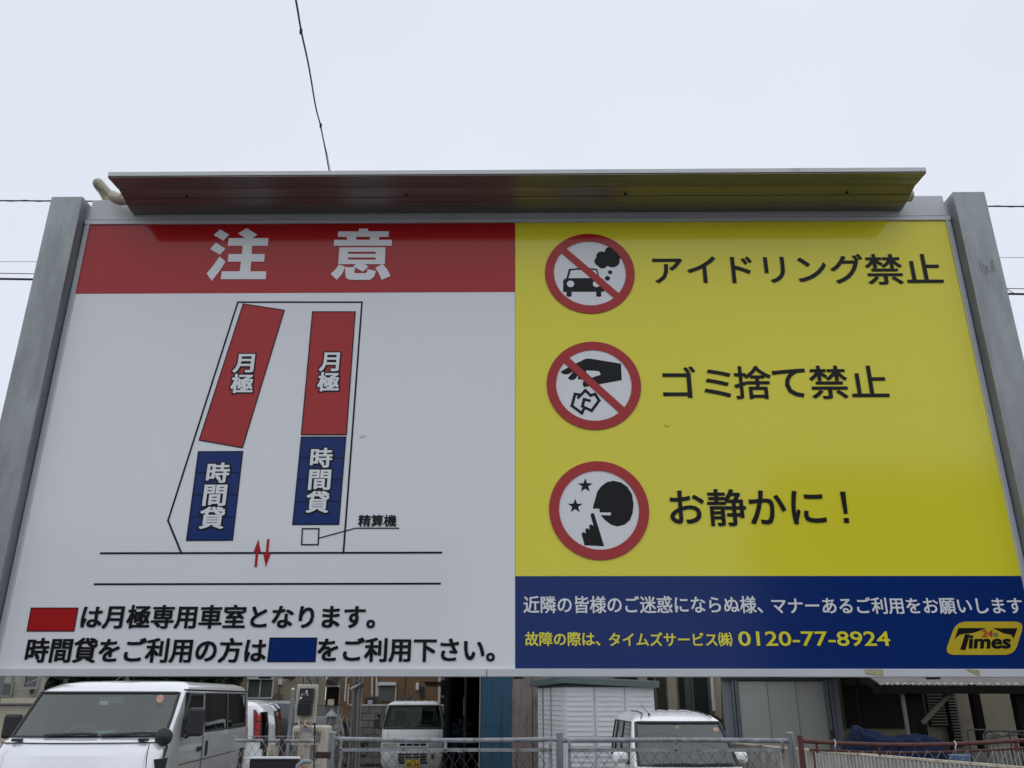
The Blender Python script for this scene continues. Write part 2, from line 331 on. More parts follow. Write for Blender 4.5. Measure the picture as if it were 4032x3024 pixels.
# pictograms
def ell(cx, cy, r, n=40, a0=0): return [(cx+r*math.cos(2*math.pi*k/n+a0), cy+r*math.sin(2*math.pi*k/n+a0)) for k in range(n)]
pf = lambda x, y, q: bp(x, y, q)
def pictogram(ox, oy, sc, cen, outer, inner, bar, blacks, whites, strokes=(), dots=()):
    Q = lambda p: (ox+p[0]/sc, oy+p[1]/sc); c = Vector(B(*Q(cen))); k = (B(*Q((cen[0]+outer, cen[1])))[0]-B(*Q((cen[0]-outer, cen[1])))[0])/2
    R, r = k, k*inner/outer; z = lambda p: B(*Q(p))
    disc = onboard(MB().prism(ell(c.x, c.y, R-.001, 64), pf, .0006, .0009), 'pictogram_disc', film_white)
    for nm, polys in blacks:
        mb = MB()
        for i, po in enumerate(polys):
            if len(po) == 3 and not isinstance(po[0], tuple):
                q = z((po[0], po[1])); rr = po[2]/outer*R; po = ell(q[0], q[1], rr, 28)
            else: po = [z(p) for p in po]
            mb.prism(po, pf, .0012+i*2e-5, .0014+i*2e-5)
        onboard(mb, nm, ink, disc)
    if strokes:
        mb = MB()
        for st in strokes: stroke(mb, [Q(p) for p in st], .0074, .0012+.0001*strokes.index(st))
        onboard(mb, 'paper_symbol', ink, disc)
    if whites:
        mb = MB()
        for po in whites:
            if len(po) == 3 and not isinstance(po[0], tuple):
                q = z((po[0], po[1])); po = ell(q[0], q[1], po[2]/outer*R, 28)
            else: po = [z(p) for p in po]
            mb.prism(po, pf, .0018, .0020)
        onboard(mb, 'cut_out', film_white, disc)
    mb = MB(); n = 72; A = ell(c.x, c.y, R, n); I = ell(c.x, c.y, r, n)
    for d in (.0023, .0026): mb.v += [Vector(bp(*p, d)) for p in A]+[Vector(bp(*p, d)) for p in I]
    for i in range(n):
        j = (i+1) % n; mb.f += [(2*n+i, 2*n+j, 3*n+j, 3*n+i), (i, j, 2*n+j, 2*n+i), (n+i, n+j, 3*n+j, 3*n+i)]
    if bar:
        e = Vector((1, -1)).normalized(); m_ = Vector((1, 1)).normalized(); h = .083*R; L = r*1.02
        mb.prism([c-e*L+m_*h, c+e*L+m_*h, c+e*L-m_*h, c-e*L-m_*h], pf, .00225, .00255)
    onboard(mb, 'prohibition_ring', sign_red, disc)
pictogram(2100, 860, 3.687, (819, 797), 651, 521.5, True,
    [('car_symbol', [[(432,1070),(432,910),(455,880),(480,872),(515,737),(650,725),(815,725),(925,735),(965,870),(1000,875),(1028,905),(1028,1067),(985,1067),(985,1135),(948,1141),(912,1135),(912,1068),(555,1068),(555,1135),(515,1142),(482,1135),(482,1070)]]),
     ('smoke_symbol', [(1105,480,68),(995,555,84),(965,625,80),(1002,668,70),(1145,618,108),(1195,545,80),(1080,600,110),(1115,785,32),(1075,872,37)])],
    [[(508,872),(545,762),(640,751),(830,752),(908,757),(945,870)], (540,955,53), (915,955,53)])
pictogram(2100, 1300, 3.687, (877, 798), 684, 548, True,
    [('hand_symbol', [[(400,600),(520,537),(620,485),(765,415),(820,415),(1272,488),(1283,728),(965,785),(830,812),(735,830),(715,790),(722,755),(745,735),(700,718),(645,712),(652,655),(600,718),(545,728),(500,700),(585,597),(510,640),(450,645),(410,625)]])],
    [[(770,588),(950,600),(978,650),(850,692),(765,615)]],
    strokes=([(655,980),(755,875),(830,950),(895,930),(955,1022),(845,1172),(712,1108),(737,1005),(812,1025)], [(675,940),(605,930),(560,1100),(703,1208),(740,1130)]))
star = lambda x, y, R: [(x+(R if k % 2 == 0 else R*.4)*math.sin(math.pi*k/5), y-(R if k % 2 == 0 else R*.4)*math.cos(math.pi*k/5)*.96) for k in range(10)]
pictogram(2100, 1780, 3.6067, (932, 819), 710, 566.5, False,
    [('head_symbol', [[(842,803),(905,570),(960,490),(1040,430),(1135,408),(1240,430),(1330,490),(1400,600),(1422,740),(1410,870),(1370,970),(1290,1035),(1190,1058),(1100,1030),(1020,970),(955,897),(1100,900),(1103,858),(942,858),(938,805)]]),
     ('finger_symbol', [[(812,895),(822,872),(845,866),(865,880),(1005,1338),(728,1325),(683,1165),(700,1140),(725,1140),(748,1163),(737,1110),(750,1085),(780,1085),(800,1110),(790,1055),(805,1032),(830,1030),(856,1055)]]),
     ('star_symbol', [star(737, 478, 110), star(594, 768, 110)])], [])
# logo
Lq = lambda x, y: (3600+x/5.12, 2400+y/5.12)
def rounded(P, r, n=6):
    out = []; m = len(P)
    for i in range(m):
        a, b, c = Vector(P[i-1]), Vector(P[i]), Vector(P[(i+1) % m]); u = (a-b).normalized(); w_ = (c-b).normalized()
        for k in range(n+1):
            t = k/n; p0, p2 = b+u*r, b+w_*r; out.append((1-t)**2*p0+2*t*(1-t)*b+t*t*p2)
    return out
logo_y = mat('logo_yellow', (.62, .46, .03), .2, amt=.12, scale=3)
plt = onboard(MB().prism(rounded([B(*Lq(*p)) for p in ((840, 245), (2215, 245), (2010, 915), (595, 915))], .024), pf, .0010, .0022), 'logo_plate', logo_y)
mb = MB()
for i, po in enumerate(([(880,375),(1450,375),(1300,430),(1180,470),(990,490),(900,510),(800,600)], [(1565,378),(2065,378),(1990,585),(1940,510),(1790,480),(1690,430)], [(1010,500),(1110,500),(1020,815),(915,815)])):
    mb.prism([B(*Lq(*p)) for p in po], pf, .0026, .0028)
letter_px(mb, 'imes', *Lq(1055, 520), *Lq(1900, 790), d=.0026, rx=.035, ry=.025, shear=.28)
onboard(mb, 'logo_lettering', ink, plt)
mb = MB(); letter_px(mb, '24', *Lq(1335, 412), *Lq(1560, 556), d=.0026, rx=.03, ry=.02, shear=.25)
onboard(mb, 'logo_number', mat('logo_red', (.5, .05, .03), .2), plt)
onboard(MB().prism(ell(*B(*Lq(1632, 512)), .0055, 16), pf, .0026, .0028), 'logo_dot', mat('logo_green', (.16, .2, .06), .3), plt)
for x, y, m in ((1427.5, 1713, film_white), (2626.5, 1670, sign_yellow)):
    u, v = B(x, y); onboard(MB().lathe([(.0068, 0), (.0068, -.0018), (.0058, -.0026)], (u, 0, v+BC.z), 24, 'Y'), 'screw_cap', m, smooth=True)
# frame, top rail, posts
FR = .0150
onboard(bb(-BW/2-FR, -.018, BW/2+FR, -.0002, -.028, .006), 'frame_bar', alu_white, bev=.0015)
onboard(bb(-BW/2-FR, BH+.0002, BW/2+FR, BH+.0125, -.028, .005), 'frame_bar', alu_white, bev=.0015)
for s in (-1, 1):
    a, b = sorted((s*(BW/2+.0002), s*(BW/2+FR+.001)))
    onboard(MB().prism([(a, .0055 if s > 0 else .0), (b, .0 if s > 0 else .0055), (b, -.028), (a, -.028)], lambda x, q, z: (x, -q, z), BC.z-.0185, BC.z+BH+.0130), 'frame_bar', alu_white, bev=.0008)
onboard(bb(-BW/2-.006, BH+.0145, BW/2+.006, 1.2645, -.026, .003), 'top_rail', alu_white, bev=.002)
tape = mat('tape_residue', (.38, .33, .2), .8, amt=.35, scale=60, dirt=(.5, .5, .46), dscale=40, dlo=.5, dhi=.6)
for x0, x1 in ((3397, 3473), (3797, 3852)):
    u0, u1 = B(x0, 2645)[0], B(x1, 2645)[0]; ps = [(u0, -.001), (u1, -.0018), (u1-.001, -.016), (u0+.018 if x0 > 3500 else u0+.003, -.0125)]
    onboard(MB().prism(ps, pf, .0061, .0064), 'tape_residue', tape)
for x in (235, 1040, 1135, 2040, 3055, 3680):
    u = B(x, 2660)[0]; onboard(bb(u-.012, -.0225, u+.012, -.0182, -.02, .001), 'frame_clip', seal)
u = B(1917, 2645)[0]; onboard(bb(u-.0007, -.0175, u+.0007, -.0006, .0061, .0066), 'frame_joint', seal)
posts = []
for s in (-1, 1):
    i0 = BW/2+FR+.0025; wd = .0885; dp = .034
    prof = [(i0, -.07), (i0, dp), (i0+wd, dp), (i0+wd, -.07), (i0+wd-.02, -.07), (i0+wd-.02, -.066), (i0+wd-.004, -.066), (i0+wd-.004, dp-.004), (i0+.004, dp-.004), (i0+.004, -.066), (i0+.02, -.066), (i0+.02, -.07)]
    o = onboard(MB().prism([(s*a, b) for a, b in prof], lambda x, q, z: (x, -q, z), 0, BC.z+1.256), 'post', galv, bev=.009)
    posts.append(o)
for x, y in ((1925, 1262),):
    pass
scr = mat('scratch_dark', (.2, .21, .21), .6)
mb = MB()
for k in range(7):
    u = BW/2+FR+.036+k*.0055; mb.bar((u, -.0345, BC.z+1.005+rnd.uniform(-.01, .01)), (u+rnd.uniform(-.004, .004), -.0345, BC.z+1.03+rnd.uniform(-.008, .012)), .0008)
onboard(mb, 'scratch_marks', scr, posts[1])
# fluorescent fitting above the board
prof = [(.003, 1.2150), (.008, 1.2134), (.020, 1.2140), (.030, 1.2152), (.0445, 1.2169), (.0455, 1.2185), (.0550, 1.2202), (.0695, 1.2237), (.0700, 1.2230), (.0708, 1.2241), (.085, 1.2274), (.105, 1.2320), (.1065, 1.2306), (.135, 1.2284), (.1362, 1.2292), (.1600, 1.2268), (.1665, 1.2262), (.1672, 1.2415), (.150, 1.2490), (.06, 1.288), (.003, 1.290)]
fit = onboard(MB().prism(prof, lambda q, z, x: (x, -q, z+BC.z), -1.0775, 1.0775), 'lamp_reflector', alu_brush)
onboard(bb(-1.0790, 1.2288, 1.0790, 1.2415, .1674, .1694), 'reflector_lip', lip_mat, fit, bev=.0006)
seam_m = mat('seam_grey', (.09, .088, .08), .6)
for q_, z_ in ((.0702, 1.2233), (.1063, 1.2309)): onboard(MB().box((-1.076, -q_-.0004, BC.z+z_-.0007), (1.076, -q_+.0004, BC.z+z_+.0006)), 'reflector_seam', seam_m, fit)
endm = mat('end_cap_metal', (.42, .43, .38), .5, .3, amt=.2)
for s in (-1, 1):
    pr2 = [(a, b+(.001 if b > 1.26 else -.0008)) for a, b in prof]
    onboard(MB().prism(pr2, lambda q, z, x: (x, -q, z+BC.z), s*1.0777, s*1.0795), 'end_cap', endm, fit)
for x in (735, 1600.5, 2464, 3338):
    d = ray(x, 772 if x < 3000 else 760); tt = None
    u = B(x, 770)[0]*1.935/2.014
    o = onboard(MB().lathe([(.0045, 0), (.0045, -.0016), (.003, -.0024)], (0, 0, 0), 12, 'Z'), 'screw', seal, fit, smooth=True); o.location = (u, -.078, BC.z+1.2252)
mb = MB().lathe([(.016, 0), (.017, .014), (.013, .018)], (1.0795, -.045, BC.z+1.236), 16, 'X')
onboard(mb, 'end_knob', cream_pl, fit, smooth=True)
# ribbed conduit
pts = []
ctrl = [Vector(p) for p in ((-1.080, -.045, 1.236), (-1.106, -.045, 1.238), (-1.132, -.045, 1.252), (-1.156, -.045, 1.276), (-1.176, -.040, 1.298), (-1.191, -.025, 1.305), (-1.191, -.004, 1.300), (-1.180, .012, 1.282), (-1.172, .020, 1.258), (-1.170, .022, 1.235))]
def spline(c, n):
    out = []
    for i in range(len(c)-1):
        p0, p1, p2, p3 = c[max(i-1, 0)], c[i], c[i+1], c[min(i+2, len(c)-1)]
        for k in range(n):
            t = k/n; out.append(.5*((2*p1)+(p2-p0)*t+(2*p0-5*p1+4*p2-p3)*t*t+(3*p1-p0-3*p2+p3)*t**3))
    out.append(c[-1]); return out
sp_ = spline(ctrl, 32); rs = [.0094+.0019*max(-1, min(1, 1.6*math.sin(i*math.pi/4.0))) for i in range(len(sp_))]
cond = onboard(MB().tube([p+Vector((0, 0, BC.z)) for p in sp_], rs, 14), 'conduit', cream_pl, smooth=False)
for p in cond.data.polygons: p.use_smooth = True
onboard(MB().tube([(-1.078, -.045, BC.z+1.2355), (-1.098, -.045, BC.z+1.2365), (-1.099, -.045, BC.z+1.2367), (-1.116, -.045, BC.z+1.2430), (-1.130, -.045, BC.z+1.252)], [.0145, .0145, .0165, .0165, .0150], 16), 'conduit_socket', cream_pl, cond, smooth=True)

# ================================================================== GROUND
def ground(name, x0, y0, x1, y1, z, m):
    return tag(MB().add([(x0,y0,z),(x1,y0,z),(x1,y1,z),(x0,y1,z)], [(0,1,2,3)]).build(name, m), kind='structure')
ground('ground', -500, -500, 500, 700, -.02, mat('soil', (.12, .11, .09), .95, amt=.3, scale=3, bump=.5))
ground('parking_lot', -30, 8.1, 2.0, 25.5, 0, gravel)
ground('pavement', -40, -6, 40, 7.6, -.004, asphalt)
ground('yard', 2.0, 8.1, 30, 30, .004, mat('concrete_yard', (.2, .195, .18), .9, amt=.2, scale=4, bump=.3, dirt=(.1, .1, .08)))
ground('graveyard_ground', -30, 25.5, 2.0, 45, .003, mat('grave_soil', (.15, .14, .12), .95, amt=.3, scale=5))
ck = mat('kerb_concrete', (.30, .295, .28), .85, amt=.2, scale=8, bump=.3, dirt=(.16, .15, .12))
tag(MB().box((-12, 7.78, -.02), (12, 8.02, .42)).build('kerb_wall', ck, bev=.01), kind='structure')

# ================================================================== VEHICLES
def loops(L, ys, yr_c=.10):
    """L: rows (z, yfront, yrear, halfwidth, corner, bulge). Each row gives a half outline, front centre -> rear centre"""
    out = []
    for z, yf, yr, hw, r, b in L:
        P = []
        for f in (0, .4, .75, 1): x = f*(hw-r); P.append((x, yf+b*(x/hw)**2))
        b1 = P[-1][1]
        for k in (1, 2, 3):
            a = math.pi/2*k/3; P.append((hw-r+r*math.sin(a), b1+(r*1.1)*(1-math.cos(a))))
        ys0 = P[-1][1]; rr = min(.10, hw*.2)
        for i, y in enumerate(ys): P.append((hw, min(max(y, ys0+.02*(i+1)), yr-rr-.02*(len(ys)-i))))
        P.append((hw, yr-rr)); P.append((hw-rr*.3, yr-rr*.3)); P.append((hw-rr, yr)); P.append(((hw-rr)*.5, yr)); P.append((0, yr))
        out.append([Vector((x, y, z)) for x, y in P])
    return out
def car(name, label, cat, loc, rz, L, ys, wins, body, glassm=None, interior_=True, group=None, wheel_y=(.8, 3.2), wr=.30, belt=3, head=4, dash=None, seals=True):
    t = T(name, label, cat, loc, rz, group)
    H = loops(L, ys); n = len(H[0])
    skip = set()
    for w_ in wins:
        for i in range(w_['l0'], w_['l1']):
            for j in range(w_['a'], w_['b']): skip.add((i, j))
    mb = MB(); full = []
    for h in H: full.append(h+[Vector((-p.x, p.y, p.z)) for p in h[1:-1][::-1]])
    m = len(full[0])
    for h in full: mb.v += h
    for i in range(len(full)-1):
        for k in range(m):
            j = k if k < n-1 else m-1-k
            if (i, j) in skip: continue
            k2 = (k+1) % m; mb.f.append((i*m+k, i*m+k2, (i+1)*m+k2, (i+1)*m+k))
    top = (len(full)-1)*m
    for k in range(n-1):
        a, b = k, k+1; a2, b2 = (m-k) % m, (m-k-1) % m
        f = [top+a, top+b]+([top+b2] if b2 != b else [])+([top+a2] if a2 != a else [])
        if len(set(f)) > 2: mb.f.append(tuple(dict.fromkeys(f)))
    mb.f.append(tuple(range(m))[::-1])
    bo = mb.build('body', body, t, world=False, smooth=True); bo.modifiers['split'].split_angle = math.radians(32)
    for w_ in wins:
        sides = (0,) if w_['a'] == 0 or w_['b'] == n-1 else (1, -1)
        for s in sides:
            mb = MB(); rows = range(w_['l0'], w_['l1']+1)
            def cols(i):
                c = H[i][w_['a']:w_['b']+1]
                if s == 0: return ([Vector((-p.x, p.y, p.z)) for p in c[1:][::-1]]+c) if w_['a'] == 0 else (c+[Vector((-p.x, p.y, p.z)) for p in c[:-1][::-1]])
                return [Vector((s*p.x, p.y, p.z)) for p in c]
            G = [cols(i) for i in rows]; q = len(G[0])
            for g in G: mb.v += g
            mb.f = [(i*q+k, i*q+k+1, (i+1)*q+k+1, (i+1)*q+k) for i in range(len(G)-1) for k in range(q-1)]
            g = mb.build(w_['n'], w_.get('m', glassm or glass), t, world=False, smooth=True)
            cen = sum((v for v in mb.v), Vector())/len(mb.v)-Vector((0, (L[0][1]+L[0][2])/2, 1.0)); nsum = sum((p.normal*p.area for p in g.data.polygons), Vector())
            if nsum.dot(cen) < 0: g.data.flip_normals()
            if seals:
                per = list(G[0])+[r[-1] for r in G[1:]]+list(G[-1][:-1][::-1])+[r[0] for r in G[1:-1][::-1]]+[G[0][0]]
                MB().tube(per, .013 if w_.get('s') is None else w_['s'], 6, cap=False).build('window_seal', seal, g, world=False)
            w_.setdefault('o', []).append(g); w_['G'] = G
    for y in wheel_y:
        for s in (1, -1):
            x = s*(L[1][3]-.09)
            wl = MB().lathe([(wr*.6, -.10), (wr*.93, -.10), (wr, -.07), (wr, .07), (wr*.93, .10), (wr*.6, .10)], (x, y, wr), 24, 'X').build('wheel', rubber, t, world=False, smooth=True)
            MB().lathe([(wr*.2, -.105), (wr*.62, -.08), (wr*.62, .08), (wr*.2, .105)], (x, y, wr), 16, 'X').build('rim', chrome, wl, world=False, smooth=True)
    return t, H, bo
def seat(t, x, y, z, wd=.5, hr=True):
    o = MB().box((x-wd/2, y, z), (x+wd/2, y+.48, z+.14)).box((x-wd/2, y+.42, z+.1), (x+wd/2, y+.56, z+.68)).build('seat', seatm, t, world=False, bev=.04)
    if hr: MB().box((x-.14, y+.44, z+.72), (x+.14, y+.54, z+.92)).build('headrest', seatm, o, world=False, bev=.04)
def steering(t, x, y, z, r=.19, tilt=60):
    R_ = Matrix.Translation((x, y, z)) @ Matrix.Rotation(math.radians(tilt-90), 4, 'X')
    pts = [R_ @ Vector((r*math.cos(a), 0, r*math.sin(a))) for a in [2*math.pi*k/24 for k in range(25)]]
    mb = MB().tube(pts, .016, 8, cap=False)
    for a in (0, math.pi, -math.pi/2): mb.tube([R_ @ Vector((0, 0, 0)), R_ @ Vector((r*math.cos(a), 0, r*math.sin(a)))], .016, 6)
    mb.build('steering_wheel', interior, t, world=False, smooth=True)
def wiper(t, p, q, r=.011):
    p, q = Vector(p), Vector(q); mb = MB().tube([p, p.lerp(q, .3)+Vector((0, -.015, .012)), q], r, 6)
    mb.build('wiper', seal, t, world=False)
def mirror(t, c, d, m, name='side_mirror', arm=None, rx=0):
    o = MB().cbox(c, d).build(name, m, t, world=False, bev=min(d)*.35)
    if arm: MB().tube(arm, .018, 8).build('mirror_arm', seal, o, world=False)
    return o

# --- big silver van
L = [(.28, .10, 4.80, .88, .22, .10), (.55, .00, 4.84, .94, .24, .12), (.95, .02, 4.84, .945, .26, .13), (1.22, .10, 4.83, .94, .24, .15), (1.34, .24, 4.82, .935, .20, .16),
     (1.395, .44, 4.81, .925, .12, .15), (1.60, .66, 4.80, .905, .10, .13), (1.88, .94, 4.79, .875, .09, .12), (1.92, 1.02, 4.77, .86, .14, .14), (1.985, 1.22, 4.70, .80, .2, .16), (2.025, 1.55, 4.6, .68, .2, .16), (2.04, 2.0, 4.3, .45, .2, .1)]
ys = [.98, 1.12, 1.93, 2.08, 3.28, 3.36, 4.50]
vp = W(645, 2905, 10.45)
wins = [dict(n='windscreen', l0=5, l1=7, a=0, b=4, s=.02), dict(n='front_door_window', l0=5, l1=7, a=8, b=9, m=glassmat('door_glass', (.66, .72, .70), 1.5)), dict(n='side_window', l0=5, l1=7, a=10, b=11, m=glass_dark), dict(n='side_window', l0=5, l1=7, a=12, b=13, m=glass_dark)]
van, H, vb = car('silver_van', 'large silver van with wide windscreen and black mirrors parked under the notice board', 'van', (-4.915, 9.98, 0), math.radians(4.3), L, ys, wins, silver, wheel_y=(1.0, 3.75), wr=.33)
MB().box((-.84, .75, .9), (.84, 1.35, 1.33)).build('dashboard', interior, van, world=False, bev=.05)
for x in (-.42, .42): seat(van, x, 1.55, .85)
for x in (-.45, .1): seat(van, x, 2.5, .85)
MB().box((-.78, 4.2, .5), (.78, 4.25, 1.8)).build('rear_trim', interior, van, world=False)
steering(van, -.40, 1.30, 1.36, .2, 40)
wiper(van, (.15, .415, 1.425), (-.45, .44, 1.415), .017); wiper(van, (.80, .535, 1.43), (.20, .415, 1.415), .017)
def side_pts(t, name, pts, r, m=seal): return MB().tube(pts, r, 6).build(name, m, t, world=False)
hs = lambda i, s=1: [Vector((p.x*s, p.y, p.z))+Vector((0, -.004, .003)) for p in H[i]]
bl = hs(4)[:7]; side_pts(van, 'bonnet_gap', [Vector((-p.x, p.y, p.z)) for p in bl[1:][::-1]]+bl, .005)
for s in (1, -1):
    side_pts(van, 'door_gap', [Vector((s*(H[i][9].x+.002), 1.99+(.0 if i < 5 else .0), H[i][9].z)) for i in range(1, 8)], .006)
    side_pts(van, 'fender_gap', [(s*.80, .26, 1.345), (s*.83, .14, 1.2), (s*.86, .09, 1.0), (s*.87, .08, .7)], .005)
    side_pts(van, 'roof_gutter', [Vector((s*(H[8][k].x+.006), H[8][k].y, H[8][k].z)) for k in range(5, 15)], .011)
    side_pts(van, 'belt_gap', [Vector((s*.944, y, 1.06)) for y in (1.0, 4.6)], .006)
    MB().cbox((s*.945, 1.82, 1.20), (.04, .17, .06)).build('door_handle', black_pl, van, world=False, bev=.015)
    MB().cbox((s*.945, 2.18, 1.19), (.04, .06, .19)).build('door_handle', black_pl, van, world=False, bev=.015)
    MB().cbox((s*.70, .35, 1.372), (.11, .07, .03)).build('cowl_vent', black_pl, van, world=False, bev=.008)
    MB().cbox((s*.72, .10, .82), (.36, .2, .22)).build('headlamp', clear_lens, van, world=False, bev=.05)
    MB().tube([Vector((s*(H[i][9].x+.012), y, H[i][9].z-.02)) for i, y in ((5, 1.02), (6, 1.10), (7, 1.30), (7, 1.90))], .028, 6).build('door_visor', seal, van, world=False)
mirror(van, (1.08, 1.02, 1.545), (.20, .10, .33), black_pl, arm=[(1.05, 1.05, 1.42), (.96, 1.08, 1.36)])
mirror(van, (-1.08, .98, 1.50), (.20, .10, .28), black_pl, arm=[(-1.05, 1.05, 1.40), (-.96, 1.08, 1.36)])
o = MB().lathe([(.02, .05), (.085, .03), (.10, 0), (.095, -.035), (.06, -.06), (.01, -.07)], (.905, .42, 1.40), 20, 'Y').build('round_mirror', black_pl, van, world=False, smooth=True)
MB().tube([(.93, .42, 1.36), (.945, .44, 1.28), (.93, .40, 1.16)], .016, 8).prism([(.86, 1.17), (1.0, 1.18), (.985, 1.07), (.93, 1.02), (.89, 1.05)], lambda a, b, q: (a, q, b), .26, .36).build('mirror_bracket', black_pl, o, world=False)
MB().box((-.05, .86, 1.74), (.05, .9, 1.79)).build('inspection_sticker', film_white, van, world=False)
sk = MB().lathe([(.045, 0), (.045, -.002)], (.66, .865, 1.815), 16, 'Y').build('round_sticker', mat('sticker_pink', (.8, .42, .35), .5, amt=.3, scale=60), van, world=False)
MB().tube([(.02, .72, 1.44), (.12, .73, 1.437), (.22, .72, 1.452)], .016, 6).build('green_pouch', mat('mint_cloth', (.3, .6, .5), .7), van, world=False)
MB().box((-.1, .93, 1.74), (.2, .98, 1.83)).build('rear_view_mirror', interior, van, world=False, bev=.02)
for k in range(5): side_pts(van, 'roof_rib', [(-.5+.25*k, 1.9, 2.0), (-.5+.25*k, 4.4, 2.0)], .012, silver)

# --- small white tall wagon at the right
L = [(.22, .10, 3.32, .68, .2, .10), (.45, .0, 3.38, .735, .22, .10), (.80, .05, 3.39, .74, .22, .12), (.90, .22, 3.39, .738, .18, .14), (.955, .62, 3.38, .732, .10, .12),
     (1.20, .90, 3.37, .712, .10, .10), (1.49, 1.26, 3.34, .655, .10, .09), (1.525, 1.34, 3.32, .64, .12, .10), (1.58, 1.50, 3.25, .585, .16, .12), (1.625, 1.8, 3.1, .48, .2, .1), (1.64, 2.1, 2.9, .3, .12, .05)]
ys = [1.3, 1.42, 2.15, 2.2, 2.85, 2.9]
wins = [dict(n='windscreen', l0=4, l1=6, a=0, b=4, s=.026), dict(n='front_door_window', l0=4, l1=6, a=7, b=9, m=glass_dark), dict(n='rear_door_window', l0=4, l1=6, a=10, b=11, m=glass_dark), dict(n='rear_window', l0=4, l1=6, a=12, b=13, m=glass_dark)]
wag, H, _ = car('white_wagon', 'small white tall wagon with a roof aerial parked behind the grey mesh fence', 'car', (2.43, 11.72, 0), math.radians(.6), L, ys, wins, white_car, wheel_y=(.72, 2.95), wr=.28)
MB().box((-.66, .8, .62), (.66, 1.3, .93)).build('dashboard', interior, wag, world=False, bev=.05)
for x in (-.33, .33): seat(wag, x, 1.55, .5, .48)
for x in (-.33, .33): seat(wag, x, 2.4, .5, .48)
steering(wag, .33, 1.36, .95, .18, 50)
MB().box((-.62, 3.2, .5), (.62, 3.24, 1.3)).build('rear_trim', interior, wag, world=False)
for s in (-1, 1):
    side_pts(wag, 'roof_ditch', [Vector((s*(.46 if i else .52), y, z)) for i, (y, z) in enumerate(((1.40, 1.553), (1.62, 1.612), (2.1, 1.637), (2.8, 1.637)))], .008)
    MB().cbox((s*.86, 1.28, 1.03), (.22, .11, .15)).build('side_mirror', white_car, wag, world=False, bev=.045)
    MB().cbox((s*.83, 1.225, 1.0), (.13, .02, .035)).build('mirror_indicator', clear_lens, wag, world=False, bev=.008)
    MB().tube([(s*.78, 1.30, .97), (s*.71, 1.34, .945)], .022, 8).build('mirror_arm', seal, wag, world=False)
    MB().cbox((s*.745, 2.1, .86), (.03, .14, .04)).build('door_handle', white_car, wag, world=False, bev=.01)
    MB().cbox((s*.55, .12, .70), (.26, .2, .18)).build('headlamp', clear_lens, wag, world=False, bev=.05)
for k in range(5): MB().tube([(-.36+.18*k, 1.72+.05*abs(k-2), 1.618), (-.36+.18*k, 2.3, 1.640), (-.36+.18*k, 2.9, 1.638)], .012, 6).build('roof_rib', white_car, wag, world=False)
MB().tube([(-.37, 1.55, 1.60), (-.45, 1.80, 1.74)], [.006, .003], 6).lathe([(.02, 0), (.016, .02), (.006, .035)], (-.37, 1.545, 1.585), 10).build('aerial', seal, wag, world=False)
wiper(wag, (.1, .60, .985), (-.5, .65, .975), .014); wiper(wag, (.6, .68, .985), (.0, .59, .975), .014)
MB().box((-.05, 1.20, 1.41), (-.01, 1.205, 1.45)).build('inspection_sticker', mat('sticker_yellow', (.6, .65, .12), .5), wag, world=False)
MB().lathe([(.036, 0), (.036, -.002)], (.52, 1.19, 1.40), 16, 'Y').build('round_sticker', MATS['sticker_pink'], wag, world=False)

# --- small white pickup truck facing us
L = [(.30, .10, 1.25, .66, .12, .06), (.42, .02, 1.28, .72, .14, .07), (.66, .0, 1.28, .735, .14, .07), (.70, .03, 1.28, .735, .12, .06), (.96, .06, 1.28, .735, .11, .06), (1.10, .10, 1.27, .732, .10, .06),
     (1.16, .15, 1.27, .728, .07, .06), (1.40, .30, 1.25, .69, .07, .06), (1.64, .46, 1.22, .635, .09, .06), (1.70, .54, 1.18, .60, .12, .07), (1.75, .70, 1.08, .50, .12, .05)]
ys = [.5, .56, 1.08]
wins = [dict(n='windscreen', l0=6, l1=8, a=0, b=4, s=.03), dict(n='door_window', l0=6, l1=8, a=8, b=9), dict(n='rear_window', l0=6, l1=8, a=12, b=14)]
tp = W(1621, 2960, 21.0)
truck, H, _ = car('pickup_truck', 'small white pickup truck facing out between the pole bundle and the dark shed', 'truck', (tp.x+.06, 20.7, 0), math.radians(6.5), L, ys, wins, truck_white, glassm=glass_truck, wheel_y=(.55, 2.45), wr=.27)
MB().box((-.66, .25, .8), (.66, .55, 1.14)).build('dashboard', interior, truck, world=False, bev=.04)
for x in (-.33, .33): seat(truck, x, .62, .6, .46)
steering(truck, -.34, .52, 1.2, .19, 35)
bed = MB().box((-.70, 1.38, .62), (.70, 3.3, .68)).build('cargo_bed', truck_white, truck, world=False)
for a in ((-.70, 1.36, .68), (.70, 1.40, .95)), ((-.71, 1.4, .66), (-.67, 3.3, .93)), ((.67, 1.4, .66), (.71, 3.3, .93)), ((-.70, 3.28, .66), (.70, 3.32, .93)): MB().box(*a).build('bed_side', truck_white, bed, world=False)
MB().tube([(-.5, 1.42, .95), (-.5, 1.42, 1.66), (.5, 1.42, 1.66), (.5, 1.42, .95)], .02, 8).build('cab_guard', truck_white, bed, world=False)
MB().box((-.55, .5, .28), (.55, 3.2, .42)).build('chassis', seal, truck, world=False)
for s in (-1, 1):
    MB().cbox((s*.53, .055, .80), (.34, .08, .13)).build('headlamp', clear_lens, truck, world=False, bev=.02)
    MB().cbox((s*.50, .03, .93), (.24, .04, .035)).build('indicator', cream_pl, truck, world=False, bev=.01)
    side_pts(truck, 'door_gap', [(s*.737, .62, z) for z in (.5, 1.12)], .005)
    side_pts(truck, 'panel_gap', [(s*.60, .045, .96), (s*.59, .09, 1.10)], .004)
mirror(truck, (.86, .42, 1.26), (.13, .06, .22), black_pl, arm=[(.84, .44, 1.17), (.72, .46, 1.12)])
